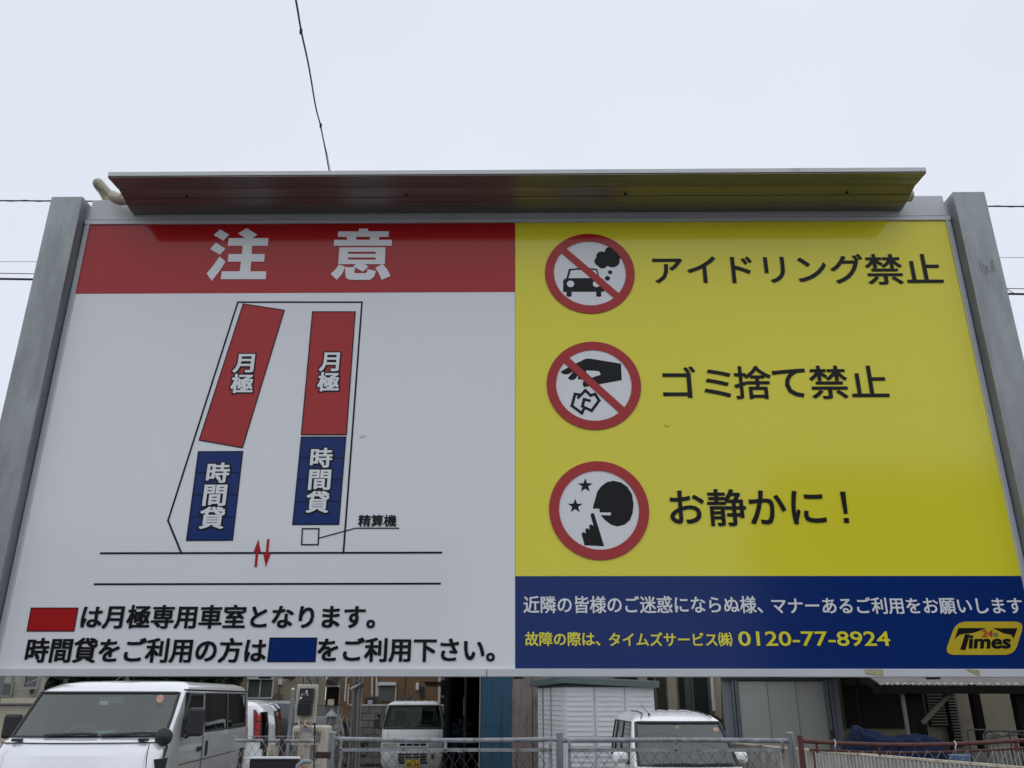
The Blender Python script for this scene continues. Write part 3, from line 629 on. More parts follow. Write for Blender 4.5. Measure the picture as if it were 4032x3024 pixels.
mirror(truck, (-.86, .36, 1.26), (.16, .06, .22), black_pl, arm=[(-.84, .42, 1.17), (-.72, .46, 1.12)])
gr = MB().box((-.36, -.012, .76), (.36, .03, .87)).build('grille_panel', truck_white, truck, world=False, bev=.006)
for k in range(4): x = -.31+.157*k; MB().box((x, -.018, .795), (x+.135, -.008, .845)).build('grille_slot', dark, gr, world=False)
for r in range(4):
    for k in range(4 if r < 3 else 4):
        x = -.33+.165*k+(.02 if r == 3 else 0); MB().box((x, -.012, .60-.058*r), (x+.145, .02, .635-.058*r)).build('bumper_slot', dark, truck, world=False)
for r in range(3): MB().box((.40, -.006, .612-.04*r), (.50, .02, .624-.04*r)).build('vent_slot', dark, truck, world=False)
pl = MB().box((-.165, -.03, .345), (.165, -.018, .51)).build('number_plate', plate_y, truck, world=False, bev=.003)
mb = MB()
for s, u0, v0, u1, v1 in (('41', .00, .468, .06, .497), ('83-34', -.13, .36, .14, .45)):
    v, f = glyphs(s); xs = [a[0] for a in v]; yy = [a[1] for a in v]
    for i, (ox, oz) in enumerate([(0, 0), (.003, 0), (-.003, 0), (0, .003), (0, -.003)]):
        mb.add([(u0+(a-min(xs))/(max(xs)-min(xs))*(u1-u0)+ox, -.0315-i*1e-4, v0+(b-min(yy))/(max(yy)-min(yy))*(v1-v0)+oz) for a, b in v], f)
mb.build('plate_lettering', ink, pl, world=False)
wiper(truck, (-.05, .16, 1.19), (-.5, .18, 1.18)); wiper(truck, (.5, .17, 1.19), (.02, .19, 1.22))
for k in range(6): MB().box((-.40+.16*k, .72, 1.752), (-.36+.16*k, 1.1, 1.762)).build('roof_rib', truck_white, truck, world=False)

# --- three vehicles parked side-on behind the van, tails towards the lot
def wagon(name, label, loc, rz, body, ht, lens=True, side=glass_dark):
    k = ht/1.77
    L = [(.22, .1, 3.34, .68, .16, .08), (.5, .0, 3.39, .735, .18, .08), (.95*k, .05, 3.39, .738, .16, .08), (1.0*k, .5, 3.38, .735, .12, .08), (1.35*k, .75, 3.36, .72, .1, .08), (1.58*k, 1.0, 3.31, .69, .1, .08), (1.69*k, 1.1, 3.22, .65, .12, .08), (1.745*k, 1.3, 3.12, .56, .16, .08), (1.77*k, 1.6, 2.9, .35, .16, .05)]
    wn = [dict(n='windscreen', l0=3, l1=5, a=0, b=4), dict(n='front_door_window', l0=3, l1=5, a=8, b=9, m=side), dict(n='rear_door_window', l0=3, l1=5, a=10, b=11, m=side), dict(n='tail_window', l0=3, l1=5, a=13, b=15, m=glass_dark)]
    t, H, _ = car(name, label, 'car', loc, rz, L, [1.0, 1.1, 1.85, 1.92, 2.75], wn, body, wheel_y=(.7, 2.8), wr=.28)
    for s in (-1, 1):
        if lens:
            g = []
            for z, y, x in ((1.12, 3.375, .722), (1.3, 3.365, .715), (1.5, 3.335, .695), (1.62, 3.30, .672)): g.append((s*x, y, z))
            o = MB().prism([(0, 1.13), (.115, 1.13), (.108, 1.40), (.085, 1.55), (.03, 1.63), (0, 1.63)], lambda a, b, q: (s*(.742-(b-1.13)*.09)-s*q, 3.25+a-.03-(max(0, b-1.35))*.2, b), -.012, .1).build('tail_lamp', red_lens_dark, t, world=False, bev=.008)
            for z in (1.15, 1.30, 1.44): MB().box((s*.748-.012, 3.25, z), (s*.748+.0, 3.31, z+.11)).build('lamp_segment', red_lens, o, world=False, bev=.012)
    seat(t, .3, 1.5, .6); seat(t, -.3, 1.5, .6)
    MB().cbox((0, 3.40, .98*k), (.5, .03, .14)).build('tailgate_garnish', cream_pl if lens else chrome, t, world=False, bev=.01)
    MB().box((-.16, 3.40, .72), (.16, 3.42, .88)).build('number_plate', plate_y, t, world=False)
    MB().box((-.62, 3.3, .38), (.62, 3.44, .6)).build('rear_bumper', body, t, world=False, bev=.04)
    return t
c = W(1037, 2870, 15.6)
wagon('tall_wagon', 'white tall wagon whose red tail lamp shows past the silver van', (c.x-3.42, 15.6+.60, 0), math.radians(-90+3), white_car, 1.77)
c = W(1098, 2870, 18.9)
wagon('tall_wagon', 'pale blue wagon parked beyond the white one with the red tail lamp', (c.x-3.66, 18.9+.7, 0), math.radians(-90+2), blue_car, 1.78, False)
c = W(1172, 2870, 22.5)
wagon('tall_wagon', 'charcoal wagon parked beyond the pale blue one near the meter post', (c.x-3.42, 22.5+.7, 0), math.radians(-90+2), dark_car, 1.76, False)

# ================================================================== FENCES
def mesh_bay(parent, x0, x1, z0, z1, pitch, r, y, m, n0=0, ang=1.1):
    mb = MB(); step = pitch/2; n = int((x1-x0)/step); rows = int((z1-z0)/(step*ang))
    for i in range(n):
        mb.tube([(x0+i*step+(step if (i+j) % 2 else 0), y+(r if (i+j) % 2 else -r)*1.1, z1-j*step*ang) for j in range(rows+1)], r, 4, cap=False)
    return mb.build('wire_mesh', m, parent, kind='stuff')
YF = 7.9
zr = W(2200, 2916, YF).z
f1 = T('mesh_fence', 'grey galvanised pipe fence with dark diamond mesh in front of the white wagon and pickup', 'fence', (0, YF, .42), 0)
px = [1307, 2203, 3113]; X = [W(p, 2915, YF).x for p in px]
for i, x in enumerate(X):
    o = MB().tube([(x, YF, .40), (x, YF, zr+.055)], .030, 16).build('post', galv, f1, smooth=True)
    MB().lathe([(.031, 0), (.031, .012), (.02, .02)], (x, YF, zr+.052), 16).build('post_cap', galv, o, smooth=True)
def hrail(x0, x1, z, r, sag, m, par, y=YF, name='rail'):
    return MB().tube([(x0+(x1-x0)*k/10, y, z-sag*4*(k/10)*(1-k/10)) for k in range(11)], r, 12).build(name, m, par, smooth=True)
for i in range(2):
    x0, x1 = X[i], X[i+1]; sg = (.012, -.006)[i]; hrail(x0, x1, zr+(.012, .0)[i], .0195, sg, galv_old, f1)
    zb = zr-.075
    MB().box((x0+.08, YF-.012, zb-.014), (x1-.07, YF-.007, zb+.014)).build('flat_bar', galv_old, f1)
    for xx in (x0+.085, (x0+x1)/2, x1-.08):
        b = MB().box((xx-.014, YF-.02, zb-.02), (xx+.014, YF-.013, zr)).build('bracket', galv_old, f1)
        MB().lathe([(.009, 0), (.009, -.008), (.004, -.010)], (xx, YF-.021, zb), 8, 'Y').build('bolt', seal, b)
    for xx in (x0+.085, x1-.085): MB().tube([(xx, YF, .45), (xx, YF, zb)], .013, 8).build('side_rod', galv_old, f1, smooth=True)
    mesh_bay(f1, x0+.09, x1-.09, .46, zb+.01, .099, .0024, YF-.004, wire_dark, ang=1.28)
# light mesh at the left, clamped to the first post
f2 = T('mesh_fence', 'low light grey diamond mesh with bare wire top in front of the meter post', 'fence', (-2.3, YF, .42), 0)
xa, xb = W(915, 2897, YF).x, W(1262, 2897, YF).x; zt = W(1100, 2897, YF).z
mesh_bay(f2, xa, xb+.06, .46, zt, .062, .0022, YF, wire_light, ang=1.6)
MB().tube([(xa-.01, YF-.01, zt-.004), (xb, YF-.01, zt-.004)], .0028, 6).build('tension_wire', wire_light, f2)
rb = mat('rusty_iron', (.045, .028, .022), .9, amt=.4, scale=12, bump=.6)
for p in (950, 1040, 1108):
    xx = W(p, 2950, YF+.05).x; MB().tube([(xx+rnd.uniform(-.03, .03), YF+.06, .4), (xx, YF+.06, zt-(.0 if p != 950 else .10))], .020, 8).build('iron_stake', rb, f2)
MB().tube([(xa, YF+.1, W(1000, 2918, YF).z), (xb-.08, YF+.1, W(1000, 2920, YF).z)], .014, 8).build('lower_rail', galv_old, f2, smooth=True)
cl = W(1285, 2972, YF); MB().cbox((cl.x-.02, YF-.03, cl.z), (.13, .06, .05)).build('post_clamp', rb, f1, bev=.006)
# white cabinet top under the mesh
c = W(1090, 3000, 7.2)
tb = T('white_cabinet', 'white topped low cabinet against the light grey mesh', 'cabinet', (c.x, 7.2, 0))
zc = W(1090, 2980, 7.2).z
MB().prism([(-.20, 0), (.17, 0), (.20, -.12), (-.245, -.12)], lambda a, b, q: (c.x+a, 7.25+b, q), zc-.012, zc).build('cabinet_top', alu_white, tb, bev=.004)
MB().box((c.x-.2, 7.15, 0), (c.x+.17, 7.25, zc-.014)).build('cabinet_body', seal, tb)
q = W(1205, 3005, 7.2); MB().tube([(q.x-.05, 7.12, q.z-.12), (q.x-.045, 7.12, q.z-.01), (q.x-.0, 7.12, q.z+.02), (q.x+.06, 7.12, q.z+.015)], .016, 10).build('cabinet_hook', galv_old, tb, smooth=True)
# rust brown fence at the right
f3 = T('rusty_fence', 'rust brown pipe fence with pale wire mesh below the blue foot of the board', 'fence', (3.4, 7.7, .42))
Y3 = 7.7
p0 = W(3150, 2905, Y3)
MB().tube([(p0.x, Y3, .40), (p0.x, Y3, p0.z+.018)], .024, 12).build('post', rust, f3, smooth=True)
rl = [W(x, y, Y3) for x, y in ((3160, 2918), (3300, 2926), (3450, 2932), (3600, 2933), (3750, 2930), (3900, 2923), (4060, 2913), (4300, 2905))]
MB().tube(rl, .0165, 12).build('rail', rust, f3, smooth=True)
rl2 = [W(x, y, Y3+.02) for x, y in ((3187, 2953), (3300, 2957), (3450, 2962), (3600, 2963), (3750, 2960), (3900, 2954), (4060, 2944), (4300, 2935))]
MB().tube(rl2, .0095, 8).build('flat_bar', rust, f3, smooth=True)
p1 = W(4290, 2905, Y3); MB().tube([(p1.x, Y3, .40), (p1.x, Y3, p1.z+.03)], .024, 12).build('post', rust, f3, smooth=True)
for x, y in ((3215, 2922), (3460, 2933), (3998, 2917)):
    a = W(x, y, Y3); MB().box((a.x-.011, Y3+.0, a.z-.085), (a.x+.011, Y3+.008, a.z)).build('bracket', rust, f3)
for x, y in ((3283, 2925), (3755, 2930)):
    a = W(x, y, Y3); MB().tube([(a.x, Y3-.02, a.z+.03), (a.x+.008, Y3-.025, a.z), (a.x-.002, Y3-.02, a.z-.03), (a.x+.01, Y3, a.z-.045)], .0045, 6).build('wire_tie', film_white, f3)
zm = W(3600, 2962, Y3).z
mesh_bay(f3, W(3187, 2960, Y3).x, p1.x, .46, zm+.01, .112, .0024, Y3, wire_light, ang=1.28)
MB().tube([(p0.x+.10, Y3, .45), (p0.x+.10, Y3, zm)], .008, 6).build('side_rod', rust, f3)

# low ribbed wall running away to the left
rw_m = mat('chalky_sheet', (.44, .44, .41), .8, amt=.1, scale=4, streak=(5, 5, 1), dirt=(.24, .19, .13), dscale=2.0, dlo=.48, dhi=.66)
capm = mat('cream_rust_cap', (.55, .50, .38), .7, amt=.15, scale=9, dirt=(.26, .13, .06), dscale=8, dlo=.5, dhi=.62)
A = Vector((5.45, 8.75, 0)); Bq = Vector((3.45, 14.2, 0)); zt = 1.15
sw = T('ribbed_wall', 'low chalky white ribbed sheet wall with a rusty cream cap running away behind the fences', 'wall', A, 0)
dv = (Bq-A); Ln = dv.length; dv.normalize(); nv = Vector((-dv.y, dv.x, 0))
pan = T  # (kept for brevity)
npan = 9; pl_ = Ln/npan
for i in range(npan):
    mb = MB(); a = A+dv*(i*pl_+.003); q = 10; prof_ = []
    for k in range(q):
        s0 = k/q*(pl_-.006); w1 = (pl_-.006)/q
        for f_, h in ((0, 0), (.30, 0), (.42, .022), (.82, .022), (.94, 0)): prof_.append((s0+f_*w1, h))
    prof_.append((pl_-.006, 0)); mb.v = [a+dv*s+nv*h+Vector((0, 0, z)) for z in (.1, zt) for s, h in prof_]; m_ = len(prof_)
    mb.f = [(k, k+1, m_+k+1, m_+k) for k in range(m_-1)]
    mb.build('ribbed_sheet', rw_m, sw)
MB().bar(A+Vector((0, 0, zt+.012)), Bq+Vector((0, 0, zt+.012)), .055, .028).build('wall_cap', capm, sw, bev=.004)
MB().bar(A+Vector((0, 0, .05)), Bq+Vector((0, 0, .05)), .1, .1).build('wall_footing', ck, sw)

# ================================================================== METER POST
YM = 10.3
c = W(1209, 2800, YM)
mp_ = T('meter_post', 'rusty pole carrying a cream board with two black electricity meters', 'meter post', (c.x, YM, 0))
brd = MB().cbox((c.x, YM-.06, (W(0, 2694, YM).z+W(0, 2846, YM).z)/2), ((W(1252, 2770, YM).x-W(1159, 2770, YM).x)*.9, .03, W(1200, 2694, YM).z-W(1200, 2846, YM).z)).build('meter_board', cream_box, mp_, bev=.012)
def wbox(x0, y0, x1, y1, Y, th, mb=None):
    ym, xm = (y0+y1)/2, (x0+x1)/2
    return (mb or MB()).box((W(x0, ym, Y).x, Y, W(xm, y1, Y).z), (W(x1, ym, Y).x, Y+th, W(xm, y0, Y).z))
mt = wbox(1178, 2709, 1232, 2766, YM-.16, .09).build('meter', black_pl, mp_, bev=.01)
wbox(1204, 2719, 1211, 2727, YM-.163, .003).build('meter_label', film_white, mt)
wbox(1187, 2731, 1213, 2739, YM-.1625, .003).build('meter_display', alu_white, mt)
wbox(1190, 2732.5, 1209, 2738.5, YM-.164, .002).build('meter_digits', seal, mt)
q = W(1185, 2748, YM-.16); MB().lathe([(.013, 0), (.013, -.004)], (q.x, YM-.16, q.z), 14, 'Y').build('meter_seal', film_white, mt)
wbox(1170, 2766, 1224, 2817, YM-.17, .10).build('terminal_cover', mat('meter_black', (.012, .013, .015), .35), mp_, bev=.008)
MB().tube([(c.x+.01, YM, 0), (c.x, YM, W(0, 2835, YM).z)], .066, 20).build('pole', rusty_white, mp_, smooth=True)
for y, h in ((2872, .045), (2935, .014), (2990, .014)):
    MB().lathe([(.071, 0), (.073, .004), (.073, h-.004), (.071, h)], (c.x+.005, YM, W(1200, y, YM).z-h/2), 20).build('pole_band', galv_old, mp_, smooth=True)
for dx in (-.055, .02): MB().tube([(c.x+dx, YM-.09, W(1200, 2835, YM).z), (c.x+dx*.9-.01, YM-.11, W(1200, 2852, YM).z), (c.x+dx+.05, YM-.09, W(1200, 2862, YM).z)], .012, 8).build('cable', cream_pl, mp_, smooth=True)
MB().tube([W(1240, 2840, YM-.05), W(1238, 2900, YM-.05), W(1236, 3040, YM-.05)], .010, 6).build('cable', seal, mp_)
MB().tube([W(1197, 2600, YM), W(1194, 2694, YM)], .007, 6).build('cable', seal, mp_)
MB().tube([W(1205, 2655, YM), W(1228, 2694, YM)], .009, 6).build('cable', seal, mp_)
# cream slotted unit behind it
YU = 10.9; c2 = W(1210, 2950, YU)
un = T('slotted_unit', 'cream plastic unit with slotted front behind the rusty meter pole', 'outdoor unit', (c2.x, YU, 0))
ub = wbox(1142, 2858, 1284, 3060, YU, .28).build('casing', cream_box, un, bev=.03)
for x in (1158, 1164, 1170, 1176, 1240, 1246, 1252, 1258):
    wbox(x, 2880, x+2.4, 2925, YU-.004, .01).build('slot', dark, un)
for k in range(11):
    for x0, x1 in ((1144, 1172), (1218, 1248)):
        y = 2934+k*5.6; wbox(x0, y, x1, y+2.6, YU-.004, .01).build('slot', dark, un)
for p, h in (((1278, 2600), 0),): pass
ps = T('lot_post', 'plain grey steel post standing left of the meter board', 'post', W(1146, 2900, 9.6)*1)
ps.location = (W(1146, 2900, 9.6).x, 9.6, 0); XF[ps.name] = Matrix.Translation(ps.location)
x = W(1146, 2800, 9.6).x; z = W(1146, 2716, 9.6).z
MB().tube([(x, 9.6, 0), (x, 9.6, z)], .018, 12).build('pole', mat('grey_paint', (.2, .21, .22), .6, amt=.2), ps, smooth=True)
MB().lathe([(.019, 0), (.018, .012), (.008, .02)], (x, 9.6, z), 12).build('cap', alu_white, ps, smooth=True)
# bundle of scaffold poles
YP = 16.0
bd = T('pole_bundle', 'bundle of upright steel scaffold poles clamped together left of the pickup', 'poles', (W(1410, 2900, YP).x, YP, 0))
for i, (x0, x1) in enumerate(((1398, 1380), (1405, 1391), (1413, 1404), (1423, 1413))):
    a, b = W(x0, 2650, YP), W(x1, 2900, YP); d = (a-b)/(a.z-b.z); top_ = a+d*1.0; bot = b-d*(b.z)
    MB().tube([bot+Vector((0, .05*(i % 2), 0)), top_+Vector((0, .05*(i % 2), 0))], .0225, 12).build('scaffold_pole', mat('dull_pole', (.13, .13, .125), .75, amt=.2, dirt=(.08, .07, .06)) if i != 3 else mat('rusty_pole', (.15, .14, .13), .7, amt=.2, dirt=(.13, .05, .02), dscale=3), bd, smooth=True)
MB().tube([W(1380, 2714, YP-.1), W(1420, 2693, YP-.1)], .024, 12).build('cross_pole', galv_old, bd, smooth=True)
for x, y in ((1402, 2702), (1424, 2698), (1413, 2694)):
    q = W(x, y, YP-.07); MB().cbox(q, (.07, .06, .07)).build('coupler', rb, bd, bev=.01)

# ================================================================== BUILDINGS BEHIND
def building(name, label, cat, px0, px1, Y, dep, H_, m, yref=2720):
    x0, x1 = W(px0, yref, Y).x, W(px1, yref, Y).x
    t = T(name, label, cat, ((x0+x1)/2, Y, 0))
    k = (Y+dep)/Y*1.02
    xa, xb = (x0*k if x0 > 0 else x0), (x1*k if x1 < 0 else x1)
    o = MB().prism([(x0, Y), (x1, Y), (xb, Y+dep), (xa, Y+dep)], lambda a, b, q: (a, b, q), 0, H_).build('wall', m, t)
    return t, o, x0, x1
def window(t, x0, y0, x1, y1, Y, frame, pane=house_glass, fw=.04, mull=1, name='window'):
    f = MB(); ym, xm = (y0+y1)/2, (x0+x1)/2
    X0, X1, Z0, Z1 = W(x0, ym, Y).x, W(x1, ym, Y).x, W(xm, y1, Y).z, W(xm, y0, Y).z
    f.box((X0-fw, Y-.05, Z0-fw), (X1+fw, Y-.003, Z0)).box((X0-fw, Y-.05, Z1), (X1+fw, Y-.003, Z1+fw)).box((X0-fw, Y-.05, Z0), (X0, Y-.003, Z1)).box((X1, Y-.05, Z0), (X1+fw, Y-.003, Z1))
    for k in range(mull): xx = X0+(X1-X0)*(k+1)/(mull+1); f.box((xx-.02, Y-.045, Z0), (xx+.02, Y-.004, Z1))
    o = f.build(name, frame, t); MB().box((X0, Y-.02, Z0), (X1, Y-.004, Z1)).build('pane', pane, o)
    return o
beige = mat('beige_render', (.33, .28, .20), .9, amt=.08, scale=2, bump=.2, dirt=(.24, .21, .16), dscale=.7)
beige2 = mat('beige_grey_render', (.30, .285, .22), .9, amt=.08, scale=2, bump=.2, dirt=(.2, .19, .15), dscale=.8)
tan = bandmat('tan_brick_siding', (.21, .12, .055), (.13, .08, .04), 'XZ', .075, .006, brick=.23)
brownw = bandmat('brown_brick_siding', (.20, .135, .095), (.13, .09, .07), 'XZ', .075, .006, brick=.23)
trim = mat('white_trim', (.66, .66, .64), .5, amt=.05)
rooft = mat('roof_tiles', (.09, .09, .095), .6, amt=.2, scale=10)
def gable(t, x0, x1, Y, dep, z0, rise, m, over=.4):
    xm = (x0+x1)/2
    o = MB().prism([(x0-over, z0-.1), (xm, z0+rise), (x1+over, z0-.1), (x1+over, z0+.02), (xm, z0+rise+.14), (x0-over, z0+.02)], lambda a, b, q: (a, q, b), Y-over, Y+dep+over).build('roof', m, t)
    MB().prism([(x0, z0), (x1, z0), (xm, z0+rise-.05)], lambda a, b, q: (a, q, b), Y+.01, Y+dep-.01).build('gable_wall', t.children[0].data.materials[0] if t.children else m, t)
YH = 34
h, _, x0, x1 = building('house', 'beige rendered house with a wide shuttered window beyond the parked wagons', 'house', 884, 1282, YH, 8, 7.2, beige)
gable(h, x0, x1, YH, 8, 7.2, 1.6, rooft)
curt = mat('curtain_green', (.075, .095, .085), .6, amt=.35, scale=3, streak=(14, 14, .4))
wn_ = window(h, 978, 2676, 1072, 2746, YH, trim, curt, .05)
wbox(974, 2660, 1076, 2675, YH-.16, .15).build('shutter_box', trim, wn_)
for x in (940, 906): MB().tube([W(x, 2600, YH-.07), W(x, 2700 if x > 920 else 2695, YH-.07)], .04, 8).build('downpipe', trim, h, smooth=True)
MB().cbox(W(1104, 2686, YH-.08), (.16, .12, .22)).build('wall_lamp', trim, h, bev=.03)
MB().cbox(W(1146, 2664, YH-.08), (.25, .14, .14)).build('vent_hood', trim, h, bev=.03)
wbox(1204, 2600, 1238, 2850, YH-.05, .05).build('stained_strip', mat('stained_concrete', (.26, .25, .22), .9, amt=.3, dirt=(.14, .13, .11)), h)
wbox(1238, 2600, 1246, 2850, YH-.09, .08).build('corner_trim', mat('grey_trim', (.16, .17, .17), .6), h)
h2, _, x0, x1 = building('house', 'tan and brown brick faced house with a rolled down shutter behind the pickup', 'house', 1338, 1728, YH-.5, 8, 7.4, brownw)
gable(h2, x0, x1, YH-.5, 8, 7.4, 1.8, rooft)
wbox(1420, 2560, 1595, 2860, YH-.55, .05).build('tan_cladding', tan, h2); wbox(1600, 2560, 1727, 2860, YH-.9, .4).build('tan_cladding', tan, h2)
wbox(1343, 2560, 1392, 2860, YH-.55, .05).build('tan_cladding', tan, h2)
shm = bandmat('grey_roller_shutter', (.15, .155, .14), (.08, .08, .075), 'XZ', .05, .012, brick=9)
o = wbox(1490, 2700, 1556, 2762, YH-.60, .05).build('shutter', shm, h2)
wbox(1487, 2686, 1560, 2699, YH-.74, .18).build('shutter_box', trim, o, bev=.01)
wbox(1486, 2700, 1490, 2765, YH-.64, .08).build('shutter_rail', trim, o); wbox(1556, 2700, 1560, 2765, YH-.64, .08).build('shutter_rail', trim, o)
for x, y1 in ((1467, 2742), (1484, 2742)): MB().tube([W(x, 2600, YH-.66), W(x-2, y1, YH-.66)], .035, 8).build('downpipe', trim, h2, smooth=True)
MB().tube([W(1374, 2665, YH-.62), W(1364, 2670, YH-.62), W(1358, 2762, YH-.62)], .035, 8).build('downpipe', trim, h2, smooth=True)
MB().tube([W(1373, 2694, YH-.62), W(1369, 2775, YH-.62)], .03, 8).build('downpipe', trim, h2, smooth=True)
MB().cbox(W(1644, 2704, YH-1.0), (.13, .12, .28)).build('wall_lamp', trim, h2, bev=.04)
o = wbox(1652, 2702, 1672, 2752, YH-.93, .03).build('lattice_window', mat('lattice_grey', (.12, .12, .12), .6, amt=.2), h2)
for r in range(8):
    for k in range(3): q = W(1655.5+k*6.3, 2706+r*6, YH-.94); MB().lathe([(.026, 0), (.018, -.01)], q, 6, 'Y').build('lattice_ring', dark, o)
wbox(1727, 2560, 1733, 2775, YH-.95, .5).build('corner_trim', trim, h2)
h3, _, x0, x1 = building('house', 'distant pale house seen beside the dark shed post', 'house', 1734, 1800, YH+2, 6, 6, mat('pale_wall', (.55, .56, .55), .9))
window(h3, 1737, 2678, 1752, 2738, YH+2, trim, house_glass, .06, 0); wbox(1735, 2744, 1764, 2747, YH+1.9, .1).build('sill', trim, h3)
gable(h3, x0, x1, YH+2, 6, 6, 1, rooft)
wbox(1734, 2748, 1764, 2775, YH+1.95, .04).build('lower_cladding', mat('slate_cladding', (.05, .055, .065), .7), h3)
h5, _, x0, x1 = building('house', 'unseen grey house added behind the open shed to darken the van window reflections', 'house', 1830, 2700, 28, 7, 7.5, mat('grey_stucco', (.16, .155, .145), .9, amt=.1))  # unseen house, added to keep sky out of the van's side glass
gable(h5, x0, x1, 28, 7, 7.5, 1.5, rooft)
for k_ in range(4): wbox(1880+k_*210, 2450, 1980+k_*210, 2560, 27.95, .05).build('window', house_glass, h5)
h4, _, x0, x1 = building('small_house', 'small grey gabled house between the beige and the brick faced houses', 'house', 1284, 1334, 44, 6, 2.9, mat('grey_board', (.30, .31, .30), .9, amt=.08))
xm = W(1294, 2670, 44).x
MB().prism([W(1284, 2705, 44).xz, W(1294, 2664, 44).xz, W(1333, 2690, 44).xz, W(1333, 2705, 44).xz], lambda a, b, q: (a, q, b), 43.7, 43.9).build('gable_board', mat('grey_boards', (.22, .23, .23), .8, amt=.1), h4)
for k in range(5): wbox(1284, 2680+k*5, 1331, 2681+k*5, 43.66, .03).build('board_edge', seal, h4)
wbox(1284, 2699, 1332, 2704, 43.5, .3).build('eave_board', trim, h4)
wbox(1285, 2706, 1333, 2790, 43.8, .1).build('carport_opening', dark, h4)
MB().box((x0-.1, 43.9, 2.85), (x1+.1, 50, 3.0)).build('roof', trim, h4)
sg = T('rusty_sign', 'small rust stained white panel beyond the meter post', 'sign', W(1303, 2776, 33)); 
wbox(1290, 2753, 1315, 2778, 33, .03).build('panel', mat('rust_stained_white', (.6, .55, .42), .7, amt=.1, dirt=(.4, .16, .04), dscale=4, dlo=.5, dhi=.6), sg)
q = W(1303, 2776, 33); MB().tube([(q.x, 33.05, 0), (q.x, 33.05, q.z)], .03, 6).build('leg', seal, sg)
# block wall, each block its own piece
YB = 25.6; x0, x1 = W(1374, 2800, YB).x, W(1960, 2800, YB).x; zt = W(1500, 2778, YB).z
bwl = T('block_wall', 'grey concrete block wall with pierced blocks behind the white pickup', 'wall', (x0, YB, 0))
bm_ = mat('concrete_block', (.18, .177, .16), .95, amt=.14, scale=5, bump=.5, bscale=60, dirt=(.15, .145, .12), dscale=1.2)
bm2 = mat('concrete_block_dark', (.15, .147, .132), .95, amt=.14, scale=5, bump=.5, bscale=60)
MB().box((x0, YB+.02, 0), (x1, YB+.10, zt-.01)).build('mortar', mat('mortar', (.13, .125, .11), .95, amt=.2), bwl)
bw_, bh_ = .39, .19
src = MB().cbox((0, 0, 0), (bw_-.012, .11, bh_-.012)).build('block', bm_, bwl, world=False, bev=.006)
src2 = MB().cbox((0, 0, 0), (bw_-.012, .11, bh_-.012)).build('block', bm2, bwl, world=False, bev=.006)
pier = MB()
for a in ((-.189, -.089, .189, -.06), (-.189, .06, .189, .089), (-.189, -.06, -.15, .06), (.15, -.06, .189, .06), (-.15, -.012, .15, .012), (-.03, -.06, .03, .06)): pier.box((a[0], -.055, a[1]), (a[2], .055, a[3]))
pier = pier.build('pierced_block', bm_, bwl, world=False)
void = MB().cbox((0, .03, 0), (.3, .02, .12)).build('pierced_block_back', dark, pier, world=False)
rows = int(zt/bh_); first = True; used = {id(src): 0, id(src2): 0, id(pier): 0}
for r in range(rows):
    z = zt-.02-(r+.5)*bh_; off = 0 if r % 2 else bw_/2; k = 0; x = x0+off
    while x < x1-bw_/2:
        s_ = src if rnd.random() > .35 else src2
        if r == 1 and k in (2, 6): s_ = pier
        L_ = Vector((x+bw_/2-x0, rnd.uniform(-.003, .003), z))
        if used[id(s_)] == 0: s_.location = L_; used[id(s_)] = 1
        else:
            o = inst(s_, bwl, L_)
            if s_ is pier:
                v2 = inst(void, o)
        x += bw_; k += 1
for k in range(int((x1-x0)/.6)): MB().box((x0+k*.6, YB-.07, zt-.018), (x0+k*.6+.592, YB+.13, zt+.03)).build('coping_stone', mat('coping', (.42, .42, .40), .85, amt=.1), bwl, bev=.008)

# gravestones, slats, lantern
gs = mat('grave_granite', (.30, .31, .32), .5, amt=.2, scale=30); gb = mat('black_granite', (.03, .033, .036), .25, amt=.2, scale=40)
wood_g = mat('weathered_wood', (.12, .105, .09), .9, amt=.35, scale=4, streak=(10, 10, 1))
def grave(px_, ptop, Y, wd, m, label, text=None):
    c = W(px_, ptop, Y); t = T('gravestone', label, 'gravestone', (c.x, Y, 0), 0, 'gravestones behind the block wall')
    MB().box((c.x-wd*1.1, Y-wd*.9, 0), (c.x+wd*1.1, Y+wd*.9, .3)).box((c.x-wd*.8, Y-wd*.7, .3), (c.x+wd*.8, Y+wd*.7, .62)).build('plinth', gs, t, bev=.01)
    s = MB().box((c.x-wd/2, Y-.13, .62), (c.x+wd/2, Y+.13, c.z)).build('stone', m, t, bev=.02)
    if text:
        v, f = glyphs(text); mb = MB(); mb.add([(c.x-.09+a*.2, Y-.134, c.z-.26+b*.2) for a, b in v], f); mb.build('carved_letter', film_white, s)
grave(1460, 2744, 28, .34, gb, 'black gravestone with a white letter above the block wall', '恩')
grave(1330, 2855, 26.5, .3, gs, 'low grey gravestone among the bare twigs')
grave(1268, 2822, 27.2, .34, gs, 'grey gravestone right of the meter board')
grave(1292, 2835, 29.5, .28, gs, 'small grey gravestone under the stone lantern')
